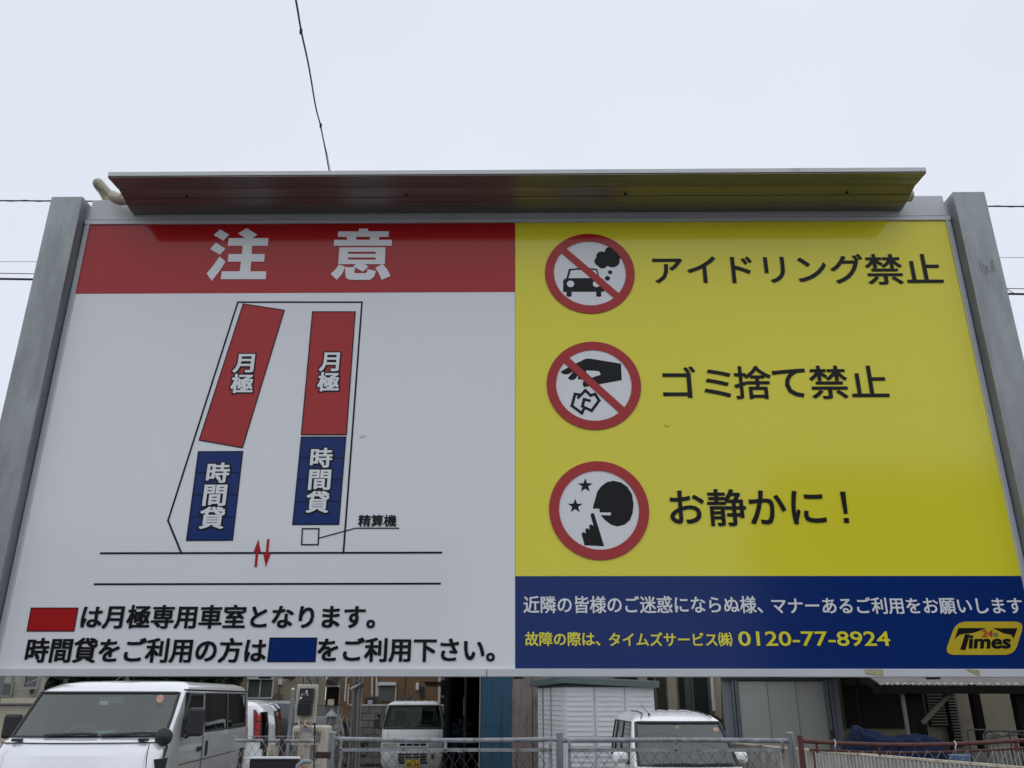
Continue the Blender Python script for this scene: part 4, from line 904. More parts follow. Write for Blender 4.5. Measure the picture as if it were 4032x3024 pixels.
def slats(cx_, y_t, y_b, Y, n, wpx, label, tall=None):
    q = W(cx_, y_b, Y); t = T('memorial_slats', label, 'wooden slats', (q.x, Y, 0), 0, 'wooden memorial slats')
    for k in range(n):
        x = cx_+(k-(n-1)/2)*wpx; top_ = y_t+rnd.uniform(-4, 6)
        if tall == k: top_ = y_t-26
        a = W(x, top_, Y); zb = .5
        MB().prism([(-.04, zb), (.04, zb), (.04, a.z-.08), (.025, a.z-.05), (.04, a.z-.03), (0, a.z), (-.04, a.z-.03), (-.025, a.z-.05), (-.04, a.z-.08)], lambda u, v, qq: (a.x+u, qq, v), Y+rnd.uniform(0, .1), Y+.12).build('slat', wood_g, t)
    MB().box((q.x-n*wpx*Y/3487/2, Y-.03, .45), (q.x+n*wpx*Y/3487/2, Y+.2, .55)).build('slat_holder', gs, t)
slats(1480, 2738, 2770, 28.5, 5, 6, 'wooden memorial slats beside the black gravestone')
slats(1594, 2736, 2760, 29, 10, 5.6, 'wide row of wooden memorial slats behind the pickup roof', 6)
slats(1092, 2732, 2755, 27, 6, 6.5, 'wooden memorial slats below the wide shuttered window', 3)
q = W(1307, 2790, 24.5); ln = T('stone_lantern', 'pale stone lantern among dark twigs right of the meter post', 'lantern', (q.x, 24.5, 0))
zz = q.z
MB().lathe([(.16, 0), (.16, .12), (.06, .18), (.05, zz-.45), (.1, zz-.40)], (q.x, 24.5, 0), 12).build('pillar', gs, ln, smooth=True)
MB().lathe([(.085, zz-.40), (.085, zz-.2)], (q.x, 24.5, 0), 6).build('light_box', gs, ln); MB().lathe([(.18, zz-.2), (.17, zz-.17), (.06, zz-.08), (.03, zz-.05), (.035, zz-.02), (.005, zz)], (q.x, 24.5, 0), 8).build('lantern_roof', gs, ln, smooth=True)
# black picket fence
pk = T('picket_fence', 'black metal picket fence in front of the small grey gabled house', 'fence', (W(1295, 2800, 30).x, 30, 0))
wbox(1244, 2777, 1350, 2780, 30, .04).build('top_rail', seal, pk); wbox(1244, 2825, 1350, 2828, 30, .04).build('bottom_rail', seal, pk)
ps_ = None
for k in range(18):
    x = W(1247+k*5.8, 2800, 30).x; z0, z1 = W(1300, 2860, 30).z, W(1300, 2777, 30).z
    if ps_ is None: ps_ = MB().box((-.012, 0, z0), (.012, .02, z1)).build('picket', mat('grey_picket', (.2, .2, .2), .6), pk, world=False); ps_.location = (x-pk.location.x, 0, 0)
    else: inst(ps_, pk, (x-pk.location.x, 0, 0))

# plants built of many leaf clumps
def leafy(parent, name, center, rad, n, size, m, seed=0, flat=.6):
    r_ = random.Random(seed); mb = MB(); clumps = [(Vector((r_.gauss(0, .45), r_.gauss(0, .45), r_.gauss(0, .4))), r_.uniform(.2, .42)) for _ in range(14)]
    for _ in range(n):
        cc, cr_ = r_.choice(clumps); d = Vector((r_.gauss(0, 1), r_.gauss(0, 1), r_.gauss(0, 1))).normalized()*cr_*r_.random()**.4
        p = Vector(center)+Vector(((cc.x+d.x)*rad[0], (cc.y+d.y)*rad[1], (cc.z+d.z)*rad[2]))
        a = Vector((r_.gauss(0, 1), r_.gauss(0, 1), r_.gauss(0, flat))).normalized(); b = a.cross(Vector((r_.gauss(0, 1), r_.gauss(0, 1), r_.gauss(0, 1)))).normalized(); s = size*r_.uniform(.6, 1.3)
        mb.add([p-a*s, p+b*s*.4, p+a*s, p-b*s*.4], [(0, 1, 2, 3)])
    return mb.build(name, m, parent, kind='stuff')
leaf_d = mat('dark_leaves', (.035, .05, .028), .7, amt=.5, scale=8); leaf_y = mat('olive_leaves', (.10, .095, .035), .7, amt=.5, scale=12); bark = mat('bark', (.08, .065, .05), .95, amt=.3, scale=12, bump=.5)
def tree(name, label, cat, base, h, rad, n, size, m, seed, trunk=.12):
    t = T(name, label, cat, base); b = Vector(base); r_ = random.Random(seed)
    mb = MB().tube([b, b+Vector((.05, 0, h*.35)), b+Vector((0, .05, h*.75))], [trunk, trunk*.8, trunk*.35], 8)
    for k in range(6):
        a = r_.uniform(0, 6.28); s_ = b+Vector((0, 0, h*r_.uniform(.3, .6))); mb.tube([s_, s_+Vector((math.cos(a)*rad[0]*.5, math.sin(a)*rad[1]*.5, h*.25))], [trunk*.4, trunk*.12], 5)
    mb.build('trunk', bark, t, smooth=True); leafy(t, 'crown', b+Vector((0, 0, h*.62)), rad, n, size, m, seed)
q = W(2815, 2800, 18); tree('shrub', 'olive leaved shrub behind the roof of the small white wagon', 'shrub', (q.x, 18, 0), 1.85, (.40, .4, .50), 2200, .05, leaf_y, 3, .03)
for i, (px_, Y, h_, lb) in enumerate(((820, 40, 7.5, 'tall dark tree partly behind the beige house'), (230, 27, 5.2, 'dark evergreen tree at the far left behind the cream parapet'), (420, 28, 5.6, 'dark evergreen tree behind the middle of the silver van roof'), (590, 29, 4.8, 'dark tree left of the far grey wall above the van roof'), (755, 29.5, 5.0, 'dark tree beside the beige house above the van roof'))):
    q = W(px_, 2700, Y); tree('tree', lb, 'tree', (q.x, Y, 0), h_, ((1.75, 1.4, 2.1) if px_ < 600 else (.95, 1.0, 2.0)) if Y < 40 else (1.9, 1.6, 3.4), 12000, .17 if Y < 40 else .25, leaf_d, 20+i)
hd = T('hedge', 'dark dense hedge line filling the gap under the trees beyond the van', 'hedge', (W(520, 2700, 31).x, 31, 0))
mbh = MB(); rh = random.Random(8); hx0, hx1 = W(150, 2700, 31).x, W(876, 2700, 31).x
for _ in range(30000):
    p = Vector((rh.uniform(hx0, hx1), 31+rh.gauss(0, .35), rh.uniform(.1, 5.2+.4*math.sin(_*.7)))); a = Vector((rh.gauss(0, 1), rh.gauss(0, 1), rh.gauss(0, 1))).normalized(); b = a.orthogonal().normalized(); s_ = rh.uniform(.08, .17)
    mbh.add([p-a*s_, p+b*s_*.5, p+a*s_, p-b*s_*.5], [(0, 1, 2, 3)])
mbh.build('leaves', leaf_d, hd, kind='stuff')
# bare twiggy thicket by the pole bundle
tw = T('twiggy_shrub', 'bare grey twigs tangled with old wire left of the pole bundle', 'shrub', (W(1340, 2900, 18).x, 18, 0))
r_ = random.Random(5); mb = MB(); base = W(1343, 2960, 18)
for k in range(46):
    p = Vector((base.x+r_.uniform(-.22, .22), 18+r_.uniform(-.3, .3), .0)); pts = [p]; hh = r_.uniform(.9, 1.65)
    for j in range(6): p = p+Vector((r_.uniform(-.08, .08), r_.uniform(-.05, .05), hh/6)); pts.append(p)
    mb.tube(pts, [.012-.0015*j for j in range(7)], 4)
mb.build('twigs', mat('twig_bark', (.11, .09, .075), .9, amt=.3), tw, kind='stuff')
mb = MB()
for k in range(9):
    a = W(1322+k*5, 2812+r_.uniform(-12, 12), 17.6); pts = [a]
    for j in range(8): a = a+Vector((r_.uniform(-.05, .05), 0, -.065)); pts.append(a)
    mb.tube(pts, .006, 4)
mb.build('old_wire', wire_light, tw, kind='stuff')
leafy(tw, 'dead_leaves', (base.x+.1, 18.3, .8), (.3, .3, .8), 900, .05, mat('dead_leaves', (.07, .055, .04), .9, amt=.5), 9)
# weeds by the lot edge
wd_ = T('weed_patch', 'dry weeds on the gravel beside the pole bundle', 'weeds', (-3.2, 17, 0)); leafy(wd_, 'weeds', (-3.6, 18, .12), (1.4, 2.0, .2), 2600, .06, mat('weed_leaves', (.16, .15, .07), .9, amt=.5), 11, 1.2)

# dark open shed with blue and mauve sheet walls
YS = 19.0
sheet_b = mat('blue_sheet', (.030, .098, .162), .55, amt=.06, scale=2, streak=(3, 3, .5), dirt=(.024, .075, .125), dscale=3)
sheet_m = mat('mauve_sheet', (.28, .225, .21), .6, amt=.06, scale=2, streak=(3, 3, .5), dirt=(.11, .085, .08), dscale=3)
def corr(parent, name, X0, X1, Y, z0, z1, pitch, amp, m, n=6):
    mb = MB(); k = int((X1-X0)/pitch*n); vs_ = [(X0+(X1-X0)*i/k, Y-amp*math.cos(2*math.pi*i/n)) for i in range(k+1)]
    mb.v = [Vector((x, y, z)) for z in (z0, z1) for x, y in vs_]; mb.f = [(i, i+1, k+2+i, k+1+i) for i in range(k)]
    o = mb.build(name, m, parent); [setattr(p, 'use_smooth', True) for p in o.data.polygons]; return o
xl, xj, xb, xm2 = [W(p, 2800, YS).x for p in (1757, 1890, 2011, 2420)]
sh = T('open_shed', 'dark open fronted shed with blue and mauve corrugated sheet beside its doorway', 'shed', ((xl+xm2)/2, YS, 0))
for k in range(3):
    w1 = (xb-xj)/3; corr(sh, 'blue_sheet', xj+.02+k*w1, xj+.02+(k+1)*w1-.002, YS-.004*k, .05, 4.7, .036, .009, sheet_b)
for k in range(5):
    w1 = (xm2-xb)/5; corr(sh, 'mauve_sheet', xb+.022+k*w1, xb+.02+(k+1)*w1, YS-.004*(k % 2), .05, 4.7, .046, .014, sheet_m)
for k in range(10):
    q = W(1902+k*23.5, 2857+(1 if k % 2 else 0), YS-.03); MB().lathe([(.012, 0), (.012, -.02)], q, 6, 'Y').build('sheet_nail', seal, sh)
wbox(1887, 2500, 1892, 3100, YS-.03, .06).build('door_jamb', mat('grey_jamb', (.2, .19, .17), .8), sh)
postm = mat('shade_dark_timber', (.010, .009, .008), 1, spec=.08, amt=.3)  # timber colour darkened to stand in for shade under the carport and shed
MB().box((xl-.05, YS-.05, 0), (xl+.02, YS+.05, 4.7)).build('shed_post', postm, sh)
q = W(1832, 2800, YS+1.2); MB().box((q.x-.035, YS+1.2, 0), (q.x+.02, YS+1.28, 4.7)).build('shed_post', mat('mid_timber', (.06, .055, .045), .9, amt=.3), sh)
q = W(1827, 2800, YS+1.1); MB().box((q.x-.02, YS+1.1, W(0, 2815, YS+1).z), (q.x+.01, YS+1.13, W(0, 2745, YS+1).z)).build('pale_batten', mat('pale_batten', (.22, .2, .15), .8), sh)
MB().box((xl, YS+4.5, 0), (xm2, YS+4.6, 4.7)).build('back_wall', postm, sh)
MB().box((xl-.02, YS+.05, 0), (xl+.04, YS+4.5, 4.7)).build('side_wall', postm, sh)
MB().box((xm2-.04, YS+.05, 0), (xm2, YS+4.5, 4.7)).build('side_wall', sheet_m, sh)
MB().box((xl-.3, YS-.4, 4.7), (xm2+.2, YS+4.8, 4.8)).build('roof', rooft, sh)
for y, h_ in ((2686, .025), (2694, .05), (2702, .02)): q = W(1668+(y-2686)*.8, y, YS-.2); MB().box((q.x, YS-.2, q.z-h_/2), (xl, YS-.12, q.z+h_/2)).build('lean_to_beam', postm, sh)
mb_ = mat('shed_clutter', (.05, .06, .075), .8, amt=.5, scale=8)
bk = T('stored_bicycle', 'dark bicycle with a white marker standing inside the open shed', 'bicycle', (W(1795, 2990, YS+.9).x, YS+.9, 0))
for dx in (-.28, .30):
    q = W(1795, 2990, YS+.9); pts = [(q.x+dx*.6+.0, YS+.9+dx+.3*math.cos(a), .32+.3*math.sin(a)) for a in [2*math.pi*k/20 for k in range(21)]]; MB().tube(pts, .018, 6, cap=False).build('wheel', rubber, bk)
MB().tube([(q.x-.1, YS+.7, .4), (q.x, YS+.9, .85), (q.x+.1, YS+1.2, .4)], .02, 6).build('frame', mb_, bk); wbox(1803, 2955, 1820, 2962, YS+.6, .02).build('marker', film_white, bk)
tp_ = T('shed_tarpaulin', 'dark blue bundle stored inside the open shed', 'tarpaulin', (W(1800, 2900, YS+1).x, YS+1.4, 0)); leafy(tp_, 'bundle', (W(1805, 2870, YS+1.4).x, YS+1.6, .9), (.25, .3, .35), 300, .16, mat('navy_cloth', (.03, .05, .09), .8), 4)

# white louvred storage shed with green roof
YW = 16.0
ws = T('storage_shed', 'white louvred steel storage shed with a grey green roof behind the grey mesh fence', 'shed', (W(2400, 2900, YW).x, YW, 0))
shw = mat('shed_white', (.62, .64, .655), .5, amt=.03, scale=4, dirt=(.5, .51, .5), dscale=2); shg = mat('shed_roof_green', (.11, .15, .145), .5, amt=.08, scale=4)
Xc, Xr = W(2222, 2800, YW).x, W(2581, 2800, YW).x; zt = W(2400, 2706, YW).z
ang = math.radians(-3)
MB().box((Xc+.01, YW+.02, .08), (Xr-.01, YW+1.6, zt)).build('inner_wall', shw, ws)
nP = 3; pw = (Xr-Xc)/nP
pitch_ = (W(2300, 2762, YW).z-W(2300, 2781.5, YW).z); slat = None
for i in range(nP):
    a, b = Xc+i*pw+.012, Xc+(i+1)*pw-.012
    p_ = MB().box((a, YW-.004, .1), (b, YW+.016, zt)).build('panel', shw, ws, bev=.003)
    k = 0; z = zt-.06
    while z > .3:
        if slat is None: slat = MB().prism([(0, 0), (-.012, -.004), (-.004, .028), (0, .03)], lambda u, v, q: (q, YW-.004+u-YW, v), -(pw-.1)/2, (pw-.1)/2).build('slat', shw, p_, world=False); slat.location = ((a+b)/2-ws.location.x, 0, z); 
        else: inst(slat, p_, ((a+b)/2-ws.location.x, 0, z))
        z -= pitch_
# left side of the shed, turned towards the lot
YL = YW+1.55; xs0 = Xc-.0; Xl = W(2118, 2800, YL).x
dvs = Vector((Xl-Xc, YL-YW, 0)); ls = dvs.length; dvs.normalize(); nn = Vector((dvs.y, -dvs.x, 0))
if nn.y > 0: nn = -nn
def sidep(s0, s1, z0, z1, o0, o1, nm, m, par, bev=0):
    P = [Vector((Xc, YW, 0))+dvs*s+(-Vector((dvs.y, -dvs.x, 0)) if False else nn)*o for s, o in ((s0, o0), (s1, o0), (s1, o1), (s0, o1))]
    mb = MB().add([Vector((p.x, p.y, z)) for z in (z0, z1) for p in P], [(3,2,1,0),(4,5,6,7),(0,1,5,4),(1,2,6,5),(2,3,7,6),(3,0,4,7)]); return mb.build(nm, m, par, bev=bev)
sd = sidep(0, ls, .1, zt, 0, -.03, 'side_wall', shw, ws)
for s0, s1 in ((.14, .42), (.46, .72), (.75, 1.18), (1.27, ls-.05)):
    k = 0; z = zt-.06
    if s1 > ls: continue
    while z > .3: sidep(s0, s1, z, z+.012, 0, .012, 'slat', shw, sd); z -= pitch_
for s_ in (.735, 1.215, 1.24): sidep(s_, s_+.014, .1, zt, 0, .02, 'door_edge', mat('door_edge', (.26, .27, .28), .5), sd)
sidep(.02, ls, zt, zt+.05, 0, .01, 'fascia', mat('shed_fascia', (.06, .075, .07), .6), ws)
MB().box((Xc, YW-.012, zt), (Xr, YW+.02, zt+.045)).build('fascia', MATS['shed_fascia'], ws)
rp_ = [(Xc-.10, YW-.14, 0), (Xr+.07, YW-.14, -.085), (Xr+.07, YL+.1, -.085), (Xl-.16, YL+.1, -.05)]
def rslab(z0, z1, g=0): return MB().add([(a-(g if a < Xc+.5 else -g), b-(g if b < YW else -g), q+z) for q in (z0, z1) for a, b, z in rp_], [(3,2,1,0),(4,5,6,7),(0,1,5,4),(1,2,6,5),(2,3,7,6),(3,0,4,7)])
rf = rslab(zt+.075, zt+.19).build('roof', shg, ws, bev=.006)
for dz in (.108, .150): rslab(zt+dz, zt+dz+.014, .008).build('roof_bead', shg, rf)

# beige building with tall windows behind the wagon
YE = 21.5
e, _, x0, x1 = building('flats', 'beige building with tall dark windows behind the white storage shed', 'building', 2300, 2872, YE, 8, 6.5, beige2)
for a, b, m_ in ((2412, 2505, dark), (2552, 2572, dark), (2585, 2620, mat('pattern_pane', (.04, .035, .025), .2, amt=.6, scale=14)), (2672, 2695, dark), (2695, 2722, mat('greenish_pane', (.075, .085, .07), .2, amt=.3, scale=3)), (2730, 2785, house_glass)):
    wbox(a, 2560, b, 2830 if a > 2520 else 2850, YE-.04, .03).build('window', m_, e)
for a, b in ((2509, 2514), (2576, 2582), (2620, 2628), (2666, 2672), (2724, 2729), (2787, 2791)): wbox(a, 2560, b, 2850, YE-.10, .09).build('window_frame', mat('bronze_frame', (.10, .095, .08), .5), e)
for a, b in ((2628, 2665), (2514, 2550)): wbox(a, 2560, b, 2860, YE-.16, .15).build('pilaster', mat('pale_pilaster', (.33, .30, .22), .85, amt=.08), e)
MB().tube([W(2800, 2600, YE-.12), W(2806, 2730, YE-.12), W(2812, 2800, YE-.12)], .045, 10).build('downpipe', trim, e, smooth=True)
for x in (2817, 2826, 2834): MB().tube([W(x, 2600, YE-.12), W(x+4, 2900, YE-.12)], .03, 8).build('corner_moulding', mat('cream_mould', (.42, .38, .28), .7), e, smooth=True)

# grey prefab with sliding panels
YG = 17.2
g, _, x0, x1 = building('prefab_store', 'grey prefab store with three sliding door panels right of the white wagon', 'store', 2843, 3300, YG, 3.5, 2.35, mat('prefab_blue_grey', (.16, .18, .205), .6, amt=.04))
doorm = mat('prefab_door', (.31, .32, .29), .6, amt=.03, scale=3)
for a, b, dz in ((2921, 3036, 0), (3037, 3150, .02), (3151, 3264, .04)): wbox(a, 2683, b, 3060, YG-.07+dz, .03).build('sliding_door', doorm, g, bev=.003)
for a, b in ((2896, 2904), (2908, 2919), (3265, 3280), (3284, 3294)): wbox(a, 2676, b, 3060, YG-.10, .1).build('door_frame', mat('prefab_frame', (.10, .11, .125), .5), g)
wbox(2843, 2660, 3298, 2675, YG-.14, .14).build('header_beam', mat('header_dark', (.05, .055, .055), .6), g)
wbox(2843, 2650, 3298, 2664, YG-.2, .3).build('eave', mat('eave_grey', (.22, .23, .24), .5), g)
q = W(3277, 2890, YG-.12); MB().cbox(q, (.04, .03, .14)).build('door_pull', seal, g)

# building under a carport at the right, its shade put into the base colours
YD = 17.6
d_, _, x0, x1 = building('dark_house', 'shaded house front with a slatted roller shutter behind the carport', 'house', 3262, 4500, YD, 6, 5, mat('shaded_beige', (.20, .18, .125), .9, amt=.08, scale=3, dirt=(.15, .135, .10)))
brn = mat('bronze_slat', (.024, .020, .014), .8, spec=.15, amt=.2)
zA, zB = W(3450, 2700, YD).z, W(3450, 2868, YD).z; XA, XB = W(3322, 2780, YD).x, W(3592, 2780, YD).x
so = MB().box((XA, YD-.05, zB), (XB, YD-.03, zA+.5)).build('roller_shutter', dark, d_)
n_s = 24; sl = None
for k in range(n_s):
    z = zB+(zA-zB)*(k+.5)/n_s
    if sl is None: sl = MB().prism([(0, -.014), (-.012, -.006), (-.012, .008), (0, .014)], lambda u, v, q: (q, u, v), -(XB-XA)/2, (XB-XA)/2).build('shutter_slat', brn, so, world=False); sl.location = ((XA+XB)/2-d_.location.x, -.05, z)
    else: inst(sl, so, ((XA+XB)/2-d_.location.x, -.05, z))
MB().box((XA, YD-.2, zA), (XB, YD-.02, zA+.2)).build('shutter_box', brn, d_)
q = W(3375, 2700, 15.5); q2 = W(3385, 2950, 15.5); MB().tube([(q.x+.0, 15.5, 0), (q.x, 15.5, 2.6)], .028, 10).build('lean_pole', postm, d_, smooth=True)
for a, b, y0, y1, nm in ((3656, 3722, 2706, 2858, 0), (3738, 3775, 2706, 3010, 1)):
    fr_ = wbox(a-4, y0-3, b+4, y1+3, YD-.10, .06).build('louvre_shutter', postm, d_); n_l = 13 if nm == 0 else 26; X0_, X1_ = W(a, 2780, YD-.12).x, W(b, 2780, YD-.12).x
    lz0, lz1 = W(a, y1, YD-.12).z, W(a, y0, YD-.12).z; ls_ = None
    for k in range(n_l):
        z = lz0+(lz1-lz0)*(k+.5)/n_l
        if ls_ is None: ls_ = MB().prism([(0, -.02), (-.02, -.012), (-.02, -.002), (0, .012)], lambda u, v, q: (q, u, v), -(X1_-X0_)/2, (X1_-X0_)/2).build('louvre', mat('louvre_slat', (.11, .105, .085), .6), fr_, world=False); ls_.location = ((X0_+X1_)/2-d_.location.x, -.10, z)
        else: inst(ls_, fr_, ((X0_+X1_)/2-d_.location.x, -.10, z))
# carport: pale sheet roof falling towards us
cp_ = T('carport', 'low carport with mauve grey sheet roof and dark braced posts at the right', 'carport', (W(3800, 2900, 13.6).x, 13.6, 0))
eL, eR = W(3462, 2704, 13.6), W(4300, 2716, 13.6)
rfm = mat('carport_sheet', (.17, .145, .145), .6, amt=.08, scale=3, dirt=(.12, .105, .10), dscale=2)
back = 3.4; rise = 1.05
mb = MB(); n_ = int((eR.x-eL.x)/.08)*4; 
for j, (yy, zz_) in enumerate(((13.6, eL.z+.03), (13.6+back, eL.z+rise))):
    mb.v += [Vector((eL.x+(eR.x-eL.x)*i/n_, yy, zz_+.009*math.cos(math.pi/2*i))) for i in range(n_+1)]
mb.f = [(i, i+1, n_+2+i, n_+1+i) for i in range(n_)]
ro = mb.build('roof_sheet', rfm, cp_)
cs = MB().cbox((0, 0, 0), (.045, .03, .02)).build('corrugation_glint', alu_white, ro, world=False, bev=.006); x = eL.x+.12; i = 0  # small white pieces stand in for highlights on the corrugation ends
while x < eR.x-.1:
    L_ = (x-cp_.location.x, -.03, eL.z+.045)
    if i == 0: cs.location = L_
    else: inst(cs, ro, L_)
    x += .135+rnd.uniform(-.03, .03); i += 1
MB().box((eL.x-.06, 13.55, eL.z-.10), (eR.x, 13.68, eL.z+.018)).build('front_beam', postm, cp_)
MB().bar((eL.x-.04, 13.6, eL.z+.0), (eL.x-.04, 13.6+back, eL.z+rise-.03), .05, .12).build('verge_beam', postm, cp_)
a = W(3598, 2800, 13.8); MB().box((a.x-.13, 13.72, 0), (a.x+.13, 13.9, eL.z-.1)).build('carport_post', postm, cp_)
a2 = W(3574, 2800, 13.6); MB().box((a2.x-.03, 13.66, 0), (a2.x+.015, 13.71, eL.z-.1)).build('post_angle', mat('dull_steel', (.12, .12, .11), .6), cp_)
MB().bar(W(3630, 2848, 13.7), W(3748, 2722, 13.7), .06, .06).build('brace', mat('brown_timber', (.07, .058, .045), .8, amt=.2), cp_)
a = W(4022, 2800, 13.7); MB().box((a.x-.05, 13.7, 0), (a.x+.10, 13.85, eL.z-.1)).build('carport_post', postm, cp_)
MB().box((eR.x-.2, 16.8, 0), (eR.x-.05, 16.95, eL.z+rise-.1)).build('carport_post', postm, cp_)
# blue tarpaulin over stored goods
YT = 12.6; tn = mat('blue_tarpaulin', (.005, .011, .036), .8, spec=.15, amt=.25, scale=5, bump=.3, bscale=14)
tt_ = T('blue_tarpaulin', 'dark blue tarpaulin draped over goods under the carport', 'tarpaulin', (W(3560, 2950, YT).x, YT, 0))
outl = [(3378, 2960), (3392, 2905), (3398, 2870), (3412, 2858), (3430, 2866), (3470, 2885), (3520, 2893), (3560, 2908), (3590, 2903), (3612, 2892), (3650, 2890), (3700, 2897), (3722, 2913), (3718, 2930), (3712, 3000)]
mb = MB(); NR = 10; r_ = random.Random(3)
for j in range(NR+1):
    for i, (x, y) in enumerate(outl):
        p = W(x, y, YT); t = j/NR; z = p.z*(1-max(0, t-.25)/.75) if t > .25 else p.z-.02*(1-t*4); yy = YT+.45-(min(t, .35)/.35)*.5-(.05*t)+.05*math.sin(i*1.9+j*.4)+r_.uniform(-.02, .02)
        mb.v.append(Vector((p.x+(.02*math.sin(j+i) if 0 < i < len(outl)-1 else 0), yy, max(0, z))))
q = len(outl); mb.f = [(j*q+i, j*q+i+1, (j+1)*q+i+1, (j+1)*q+i) for j in range(NR) for i in range(q-1)]
b0 = len(mb.v)
for i, (x, y) in enumerate(outl): p = W(x, y, YT); mb.v.append(Vector((p.x, YT+.9, max(0, p.z-.1)))); 
for i, (x, y) in enumerate(outl): p = W(x, y, YT); mb.v.append(Vector((p.x, YT+.95, 0)))
mb.f += [(i, i+1, b0+i+1, b0+i) for i in range(q-1)]+[(b0+i, b0+i+1, b0+q+i+1, b0+q+i) for i in range(q-1)]
o = mb.build('tarpaulin_sheet', tn, tt_); md = o.modifiers.new('sub', 'SUBSURF'); md.levels = 3; md.render_levels = 3
tx = bpy.data.textures.new('folds', 'CLOUDS'); tx.noise_scale = .17; tx.noise_depth = 2; md = o.modifiers.new('folds', 'DISPLACE'); md.texture = tx; md.strength = .13; md.texture_coords = 'GLOBAL'
for p in o.data.polygons: p.use_smooth = True
# black trolley frame and bicycle bars
YR = 12.0; rk = T('wire_trolley', 'black tubular trolley frame with tools on it at the lower right behind the rusty fence', 'trolley', (W(3950, 2950, YR).x, YR, 0))
for y_ in (YR, YR+.45):
    a, b = W(3874, 2878, YR), W(4045, 2880, YR); MB().tube([(a.x, y_, 0), (a.x, y_, a.z-.03), (a.x+.03, y_, a.z), (b.x-.03, y_, b.z), (b.x, y_, b.z-.03), (b.x, y_, 0)], .011, 8).build('tube_frame', seal, rk, smooth=True)
for k in range(9): x = a.x+.06+k*(b.x-a.x-.12)/8; MB().tube([(x, YR, .35), (x, YR, W(0, 2935, YR).z)], .006, 6).build('upright', wire_light, rk)
for p, q in (((3890, 2882), (3950, 2900)), ((3950, 2900), (4005, 2881)), ((3935, 2876), (3942, 2895)), ((3990, 2874), (4030, 2900)), ((3900, 2905), (4040, 2890))): MB().tube([W(*p, YR+.2), W(*q, YR+.2)], .008, 6).build('tool_handle', galv_old if p[0] == 3935 else seal, rk)
wbox(3893, 2893, 3940, 2990, YR+.25, .1).build('sheet_box', mat('grey_bin', (.11, .11, .10), .8), rk)
bu = T('blue_bucket', 'pale blue plastic bucket on the ground behind the rusty fence', 'bucket', (W(3800, 3000, 11.2).x, 11.2, 0))
zt_ = W(3800, 2975, 11.2).z; MB().box((bu.location.x-.14, 11.2, 0), (bu.location.x+.14, 11.45, zt_-.35)).build('stand', seal, bu)
MB().lathe([(.09, zt_-.35), (.12, zt_-.02), (.13, zt_)], (bu.location.x, 11.32, 0), 20).build('pail', mat('blue_plastic', (.10, .17, .30), .5), bu, smooth=True)
gp = T('grey_garden_wall', 'low grey wall behind the black trolley frame', 'wall', (W(3950, 2960, 15).x, 15, 0)); wbox(3780, 2950, 4400, 3100, 15, .12).build('wall_panel', bm_, gp)

# far left: cream parapet, building, guy wires
YC = 15.5
pw_ = T('cream_parapet', 'cream rendered boundary wall with a dark pipe along it left of the silver van', 'wall', (W(60, 2900, YC).x, YC, 0))
crm = mat('cream_render', (.46, .42, .32), .9, amt=.06, scale=2, bump=.2, dirt=(.32, .29, .22), dscale=1.4)
xA = W(-900, 2800, YC).x; xB = W(880, 2800, YC).x
MB().box((xA, YC, 0), (xB, YC+.14, W(60, 2771, YC).z)).build('lower_wall', crm, pw_); MB().box((xA, YC+.02, W(60, 2768, YC).z), (xB, YC+.14, W(60, 2748, YC).z)).build('upper_wall', crm, pw_)
MB().tube([(xA, YC-.06, W(60, 2775, YC).z), (xB, YC-.06, W(60, 2775, YC).z)], .022, 10).build('pipe', mat('dark_pipe', (.07, .07, .08), .5), pw_, smooth=True)
lb, _, x0, x1 = building('apartment_house', 'pale building with dark windows and a meter box at the far left', 'building', -900, 172, 19.5, 6, 6.5, mat('pale_render', (.36, .35, .29), .9, amt=.06, dirt=(.26, .25, .2)))
alum = mat('grey_window_frame', (.25, .25, .24), .5)
window(lb, 10, 2692, 48, 2738, 19.5, alum, house_glass, .03, 0); window(lb, 108, 2600, 156, 2704, 19.5, alum, house_glass, .04, 0); window(lb, -160, 2600, -60, 2704, 19.5, alum, house_glass, .04, 1)
wbox(58, 2711, 128, 2751, 19.3, .2).build('equipment_box', mat('grey_beige_box', (.24, .235, .19), .7), lb, bev=.01)
wbox(116, 2714, 130, 2730, 19.25, .05).build('box_opening', mat('brown_opening', (.03, .02, .015), .8), lb)
wbox(49, 2600, 53, 2700, 19.44, .05).build('drainpipe', alum, lb)
cw = T('far_wall', 'plain grey wall standing among the dark trees above the van roof', 'wall', (W(640, 2700, 33).x, 33, 0)); wbox(608, 2630, 684, 2760, 33, .2).build('wall_panel', mat('grey_far_wall', (.22, .21, .18), .9), cw)
for i, (px_, lb_) in enumerate(((255, 'grey pole rising from the trees left over the van roof'), (497, 'grey pole rising from the trees over the middle of the van'))):
    q = W(px_, 2690, 23); t = T('utility_pole', lb_, 'pole', (q.x, 23, 0), 0, 'poles in front of the dark trees'); MB().tube([(q.x, 23, 0), (q.x, 23, 4.6)], .055, 12).build('pole', mat('pole_grey', (.13, .135, .13), .8, amt=.2), t, smooth=True)
for a, b, Y, lb_ in (((192, 2664), (135, 2760), 17, 'steep pale guy wire left of the silver van'), ((180, 2663), (104, 2692), 18.5, 'shallow pale guy wire crossing the dark window'), ((476, 2664), (452, 2684), 21, 'pale guy wire above the silver van roof')):
    p, q = W(*a, Y), W(*b, Y); d = (p-q); t = T('guy_wire', lb_, 'wire', (q.x, Y, q.z), 0, 'guy wires'); MB().tube([q-d*(.6 if a[0] == 192 else .05), p+d*.8], .010, 6).build('wire', mat('pale_wire', (.36, .33, .27), .7), t)
